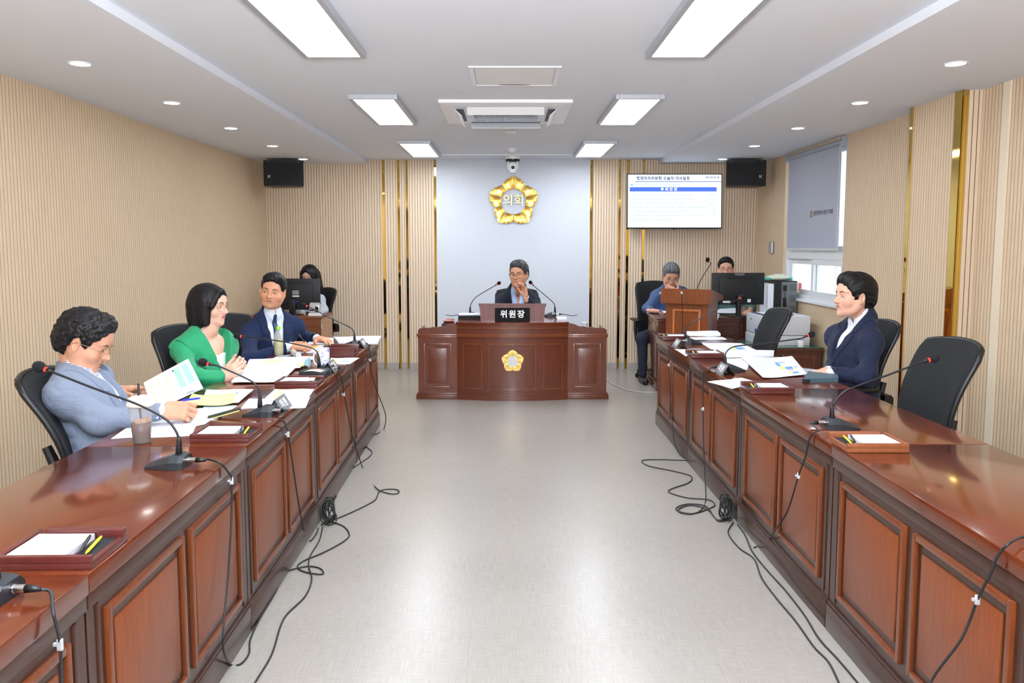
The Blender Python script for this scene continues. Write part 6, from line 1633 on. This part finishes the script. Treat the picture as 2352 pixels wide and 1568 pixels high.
# --- woman in green
fr = head_frame(482, 702, 4.80, R_(80), R_(4), R_(0), 1.06)
SR = P(420, 797, 4.62); SL = SR + V3(.155, .27, .0)
person('woman in green wide-collared jacket with clasped hands', fr, P(480, 752, 4.80), SL, SR, V3(-1.86, 4.76, .50),
    (P(520, 868, 4.86), P(533, 853, 4.66)), (P(436, 866, 4.42), P(515, 868, 4.50)),
    dict(d=(.70, -.18, .62), n=(.1, -1, -.2), curl=(.55, .9, .6), thumb=(.5, .8, .1), sc=.98),
    dict(d=(.76, .05, .60), n=(-.1, 1, -.1), curl=(.5, .9, .6), thumb=(.5, .8, .2), sc=.98),
    dict(jaw=.90, lip=(206, 96, 104)), dict(kind='bob', col=(20, 18, 20), amp=.0010),
    dict(name='green_jacket', col=(30, 148, 98), mat=('green_cloth', .62, .35, 0, .1, .05, 300), v=(.20, .115), shirt=(236, 232, 226), shirt_collar=False, cuffs=False, shirt_v=(.37, .30, .41), g=.014, sleeve=.88, wr=.007, seed=7,
         lt=.013, lw=.085, flare=.9, notch=False, bk=.05, collar_r=.062, collar_h=.012, trousers=(30, 30, 34)),
    skin=(222, 176, 154), vox=.0036, glasses=dict(n='thin', col=(120, 110, 100), rx=.025, rz=.021, p=2.2, r=.0008), bulk=.92)
# --- man in navy suit with tie
fr = head_frame(627, 669, 5.93, R_(4), R_(3), R_(-9), 1.10)
SR = P(572, 757, 5.85); SL = SR + V3(.295, .22, .02)
def tweed(Pw, T, c, H): return np.tile(c, (len(Pw), 1)) * (1 + .12 * wob(Pw, 120, 1))[:, None]
person('man in navy suit and navy tie looking toward the camera', fr, P(625, 714, 5.96), SL, SR, V3(-1.86, 6.0, .50),
    (P(690, 775, 6.34), P(727, 777, 6.14)), (P(574, 828, 5.56), P(668, 795, 5.66)),
    dict(d=(.82, -.5, -.05), n=(0, 0, -1), curl=(.30, .35, .25), sp=.16, thumb=(.8, .5, .15), sc=1.14),
    dict(d=(1, -.1, .02), n=(.0, .55, -.8), curl=(.8, 1.1, .6), thumb=(.35, .85, .4), sc=1.14),
    dict(fat=.003, jaw=1.06, stubble=.25), dict(kind='short', vol=.004, col=(18, 17, 20), amp=.0015, quiff=-.5, line=.008),
    dict(name='suit_jacket', col=(30, 42, 74), mat=('suit_cloth', .85, .2, 0, .04, .25, 500), v=(.10, .085), shirt=(222, 230, 244), tie=(24, 48, 88), g=.012, sleeve=.93, wr=.006, seed=3, lw=.055, trousers=(30, 36, 60)),
    skin=(216, 158, 126), vox=.0037, bulk=1.08, gaze=(-.4, 0))
# --- woman at the operator desk
fr = head_frame(711, 634, 9.12, R_(-8), R_(16), R_(4), 1.06)
person('woman with long black hair and grey blouse behind the left monitor', fr, P(712, 664, 9.2), P(734, 682, 9.18), P(688, 684, 9.18), V3(-2.3, 9.25, .52),
    (P(744, 712, 9.1), P(722, 724, 8.72)), (P(684, 716, 9.1), P(695, 722, 8.72)),
    dict(d=(-.3, -.9, -.1), n=(0, 0, -1), curl=(.4, .5, .3)), dict(d=(.2, -.95, -.1), n=(0, 0, -1), curl=(.4, .5, .3)),
    dict(jaw=.9, lip=(196, 110, 110)), dict(kind='long', col=(18, 16, 18), amp=.001),
    dict(name='blouse', col=(186, 194, 204), mat=('blouse_cloth', .7, .3, 0, .1, .04, 200), g=.010, sleeve=.95, wr=.007, collar_h=.01, collar_r=.06, trousers=(40, 42, 50)),
    skin=(222, 182, 162), vox=.0062, bulk=.88)
# --- chairman
fr = head_frame(1192, 630, 8.08, R_(-20), R_(3), R_(2), 1.13)
person('chairman in dark navy jacket and open light blue shirt, hand at his chin', fr, P(1189, 661, 8.2), P(1226, 687, 8.22), P(1152, 687, 8.22), V3(.12, 8.42, .52),
    (P(1232, 716, 7.98), P(1207, 682, 7.86)), (P(1140, 722, 8.05), P(1168, 726, 7.98)),
    dict(d=(-.12, .0, 1), n=(-.85, -.45, 0), curl=(.45, .6, .4), sp=.1, thumb=(.7, .7, .4), sc=1.06),
    dict(d=(.9, -.2, 0), n=(0, 0, -1), curl=(.4, .5, .3), sc=1.06),
    dict(jaw=1.04), dict(kind='short', vol=.006, col=(40, 42, 46), grey=(84, 86, 90), side=.1, amp=.0016, quiff=.8, line=.004),
    dict(name='jacket', col=(24, 29, 42), mat=('dark_jacket_cloth', .8, .25, 0, .03, .12, 400), v=(.02, .085), shirt=(170, 194, 232), shirt_v=(.43, .032), collar_r=.076, g=.012, sleeve=.86, wr=.007, seed=2, lw=.05, trousers=(26, 28, 36)),
    skin=(206, 154, 124), vox=.0045, glasses=dict(n='brown', col=(70, 44, 36), rx=.0275, rz=.019, p=3.4, r=.0013), bulk=1.1, gaze=(.5, 0))
# --- grey-haired man in denim
fr = head_frame(1541, 633, 8.68, R_(-4), R_(26), R_(-2), 1.12)
person('grey-haired man in blue denim shirt writing, hand over his mouth', fr, P(1538, 656, 8.9), P(1569, 668, 8.92), P(1508, 676, 8.92), V3(1.86, 9.12, .52),
    (P(1580, 706, 8.74), P(1558, 674, 8.56)), (P(1487, 708, 8.84), P(1497, 713, 8.62)),
    dict(d=(-.85, -.05, .42), n=(-.1, .95, .2), curl=(.35, .5, .3), thumb=(.9, .3, .2), sc=1.05),
    dict(d=(.85, -.4, -.05), n=(0, .1, -1), curl=(.7, .9, .5), thumb=(.4, .8, .3), sc=1.08),
    dict(jaw=1.0), dict(kind='short', vol=.003, col=(66, 68, 70), grey=(118, 120, 122), side=.4, amp=.0014, quiff=.4),
    dict(name='denim_shirt', col=(70, 90, 126), mat=('denim_cloth', .85, .2, 0, .05, .3, 160), v=(.22, .05), shirt=(222, 228, 236), shirt_collar=False, cuffs=False, g=.010, sleeve=.95, wr=.008, seed=5, lw=.02, notch=False, lapel=False, trousers=(28, 32, 48)),
    skin=(208, 158, 134), vox=.0050, glasses=dict(n='silver', col=(120, 118, 116), rx=.026, rz=.017, p=2.8, r=.0011), knees=[V3(1.95, 8.72, .5), V3(1.50, 8.72, .5)])
# --- man behind the right monitor
fr = head_frame(1667, 618, 9.0, R_(-14), R_(2), 0, 1.08)
person('man in green-grey shirt and glasses behind the right monitor', fr, P(1668, 655, 9.08), P(1702, 676, 9.1), P(1636, 676, 9.1), V3(2.56, 9.2, .52),
    (P(1726, 706, 8.95), P(1722, 714, 8.62)), (P(1628, 716, 8.9), P(1655, 722, 8.66)),
    dict(d=(-.5, -.8, -.1), n=(0, 0, -1), curl=(.4, .5, .3)), dict(d=(.3, -.9, -.1), n=(0, 0, -1), curl=(.4, .5, .3)),
    dict(fat=.002, jaw=1.04), dict(kind='short', vol=.004, col=(18, 18, 20), amp=.0016, quiff=-.4, line=.008),
    dict(name='shirt_top', col=(84, 124, 116), mat=('green_shirt_cloth', .8, .2, 0, .1, .1, 200), g=.012, sleeve=.45, wr=.006, collar_h=.012, trousers=(30, 32, 40)),
    skin=(216, 164, 138), vox=.0062, glasses=dict(n='dark', col=(60, 52, 50), rx=.024, rz=.019, p=2.4, r=.0011))
# --- man in navy blazer, right row
fr = head_frame(1962, 682, 4.85, R_(-86), R_(-3), 0, 1.12)
SL = P(2003, 778, 4.70); SR = SL + V3(-.07, .35, 0)
person('man in navy blazer and white shirt seated at the right row', fr, P(1981, 724, 4.86), SL, SR, V3(2.17, 4.86, .50),
    (P(1992, 866, 4.62), P(1908, 858, 4.66)), (P(1990, 862, 5.12), P(1900, 852, 4.88)),
    dict(d=(-.95, .25, -.12), n=(.05, .35, -.9), curl=(.6, .8, .5), thumb=(.4, .85, .3), sc=1.1),
    dict(d=(-.9, -.3, -.05), n=(0, -.2, -1), curl=(.5, .7, .4), thumb=(.5, .8, .3), sc=1.1),
    dict(stubble=.15), dict(kind='short', vol=.010, col=(16, 15, 17), amp=.003, curl=0, quiff=-.3, line=.004),
    dict(name='blazer', col=(26, 34, 58), mat=('navy_blazer_cloth', .8, .25, 0, .04, .12, 400), v=(.30, .070), shirt=(236, 240, 250), g=.012, sleeve=.92, wr=.008, seed=6, lw=.05, trousers=(30, 34, 50)),
    skin=(222, 172, 148), vox=.0036, bulk=1.05)
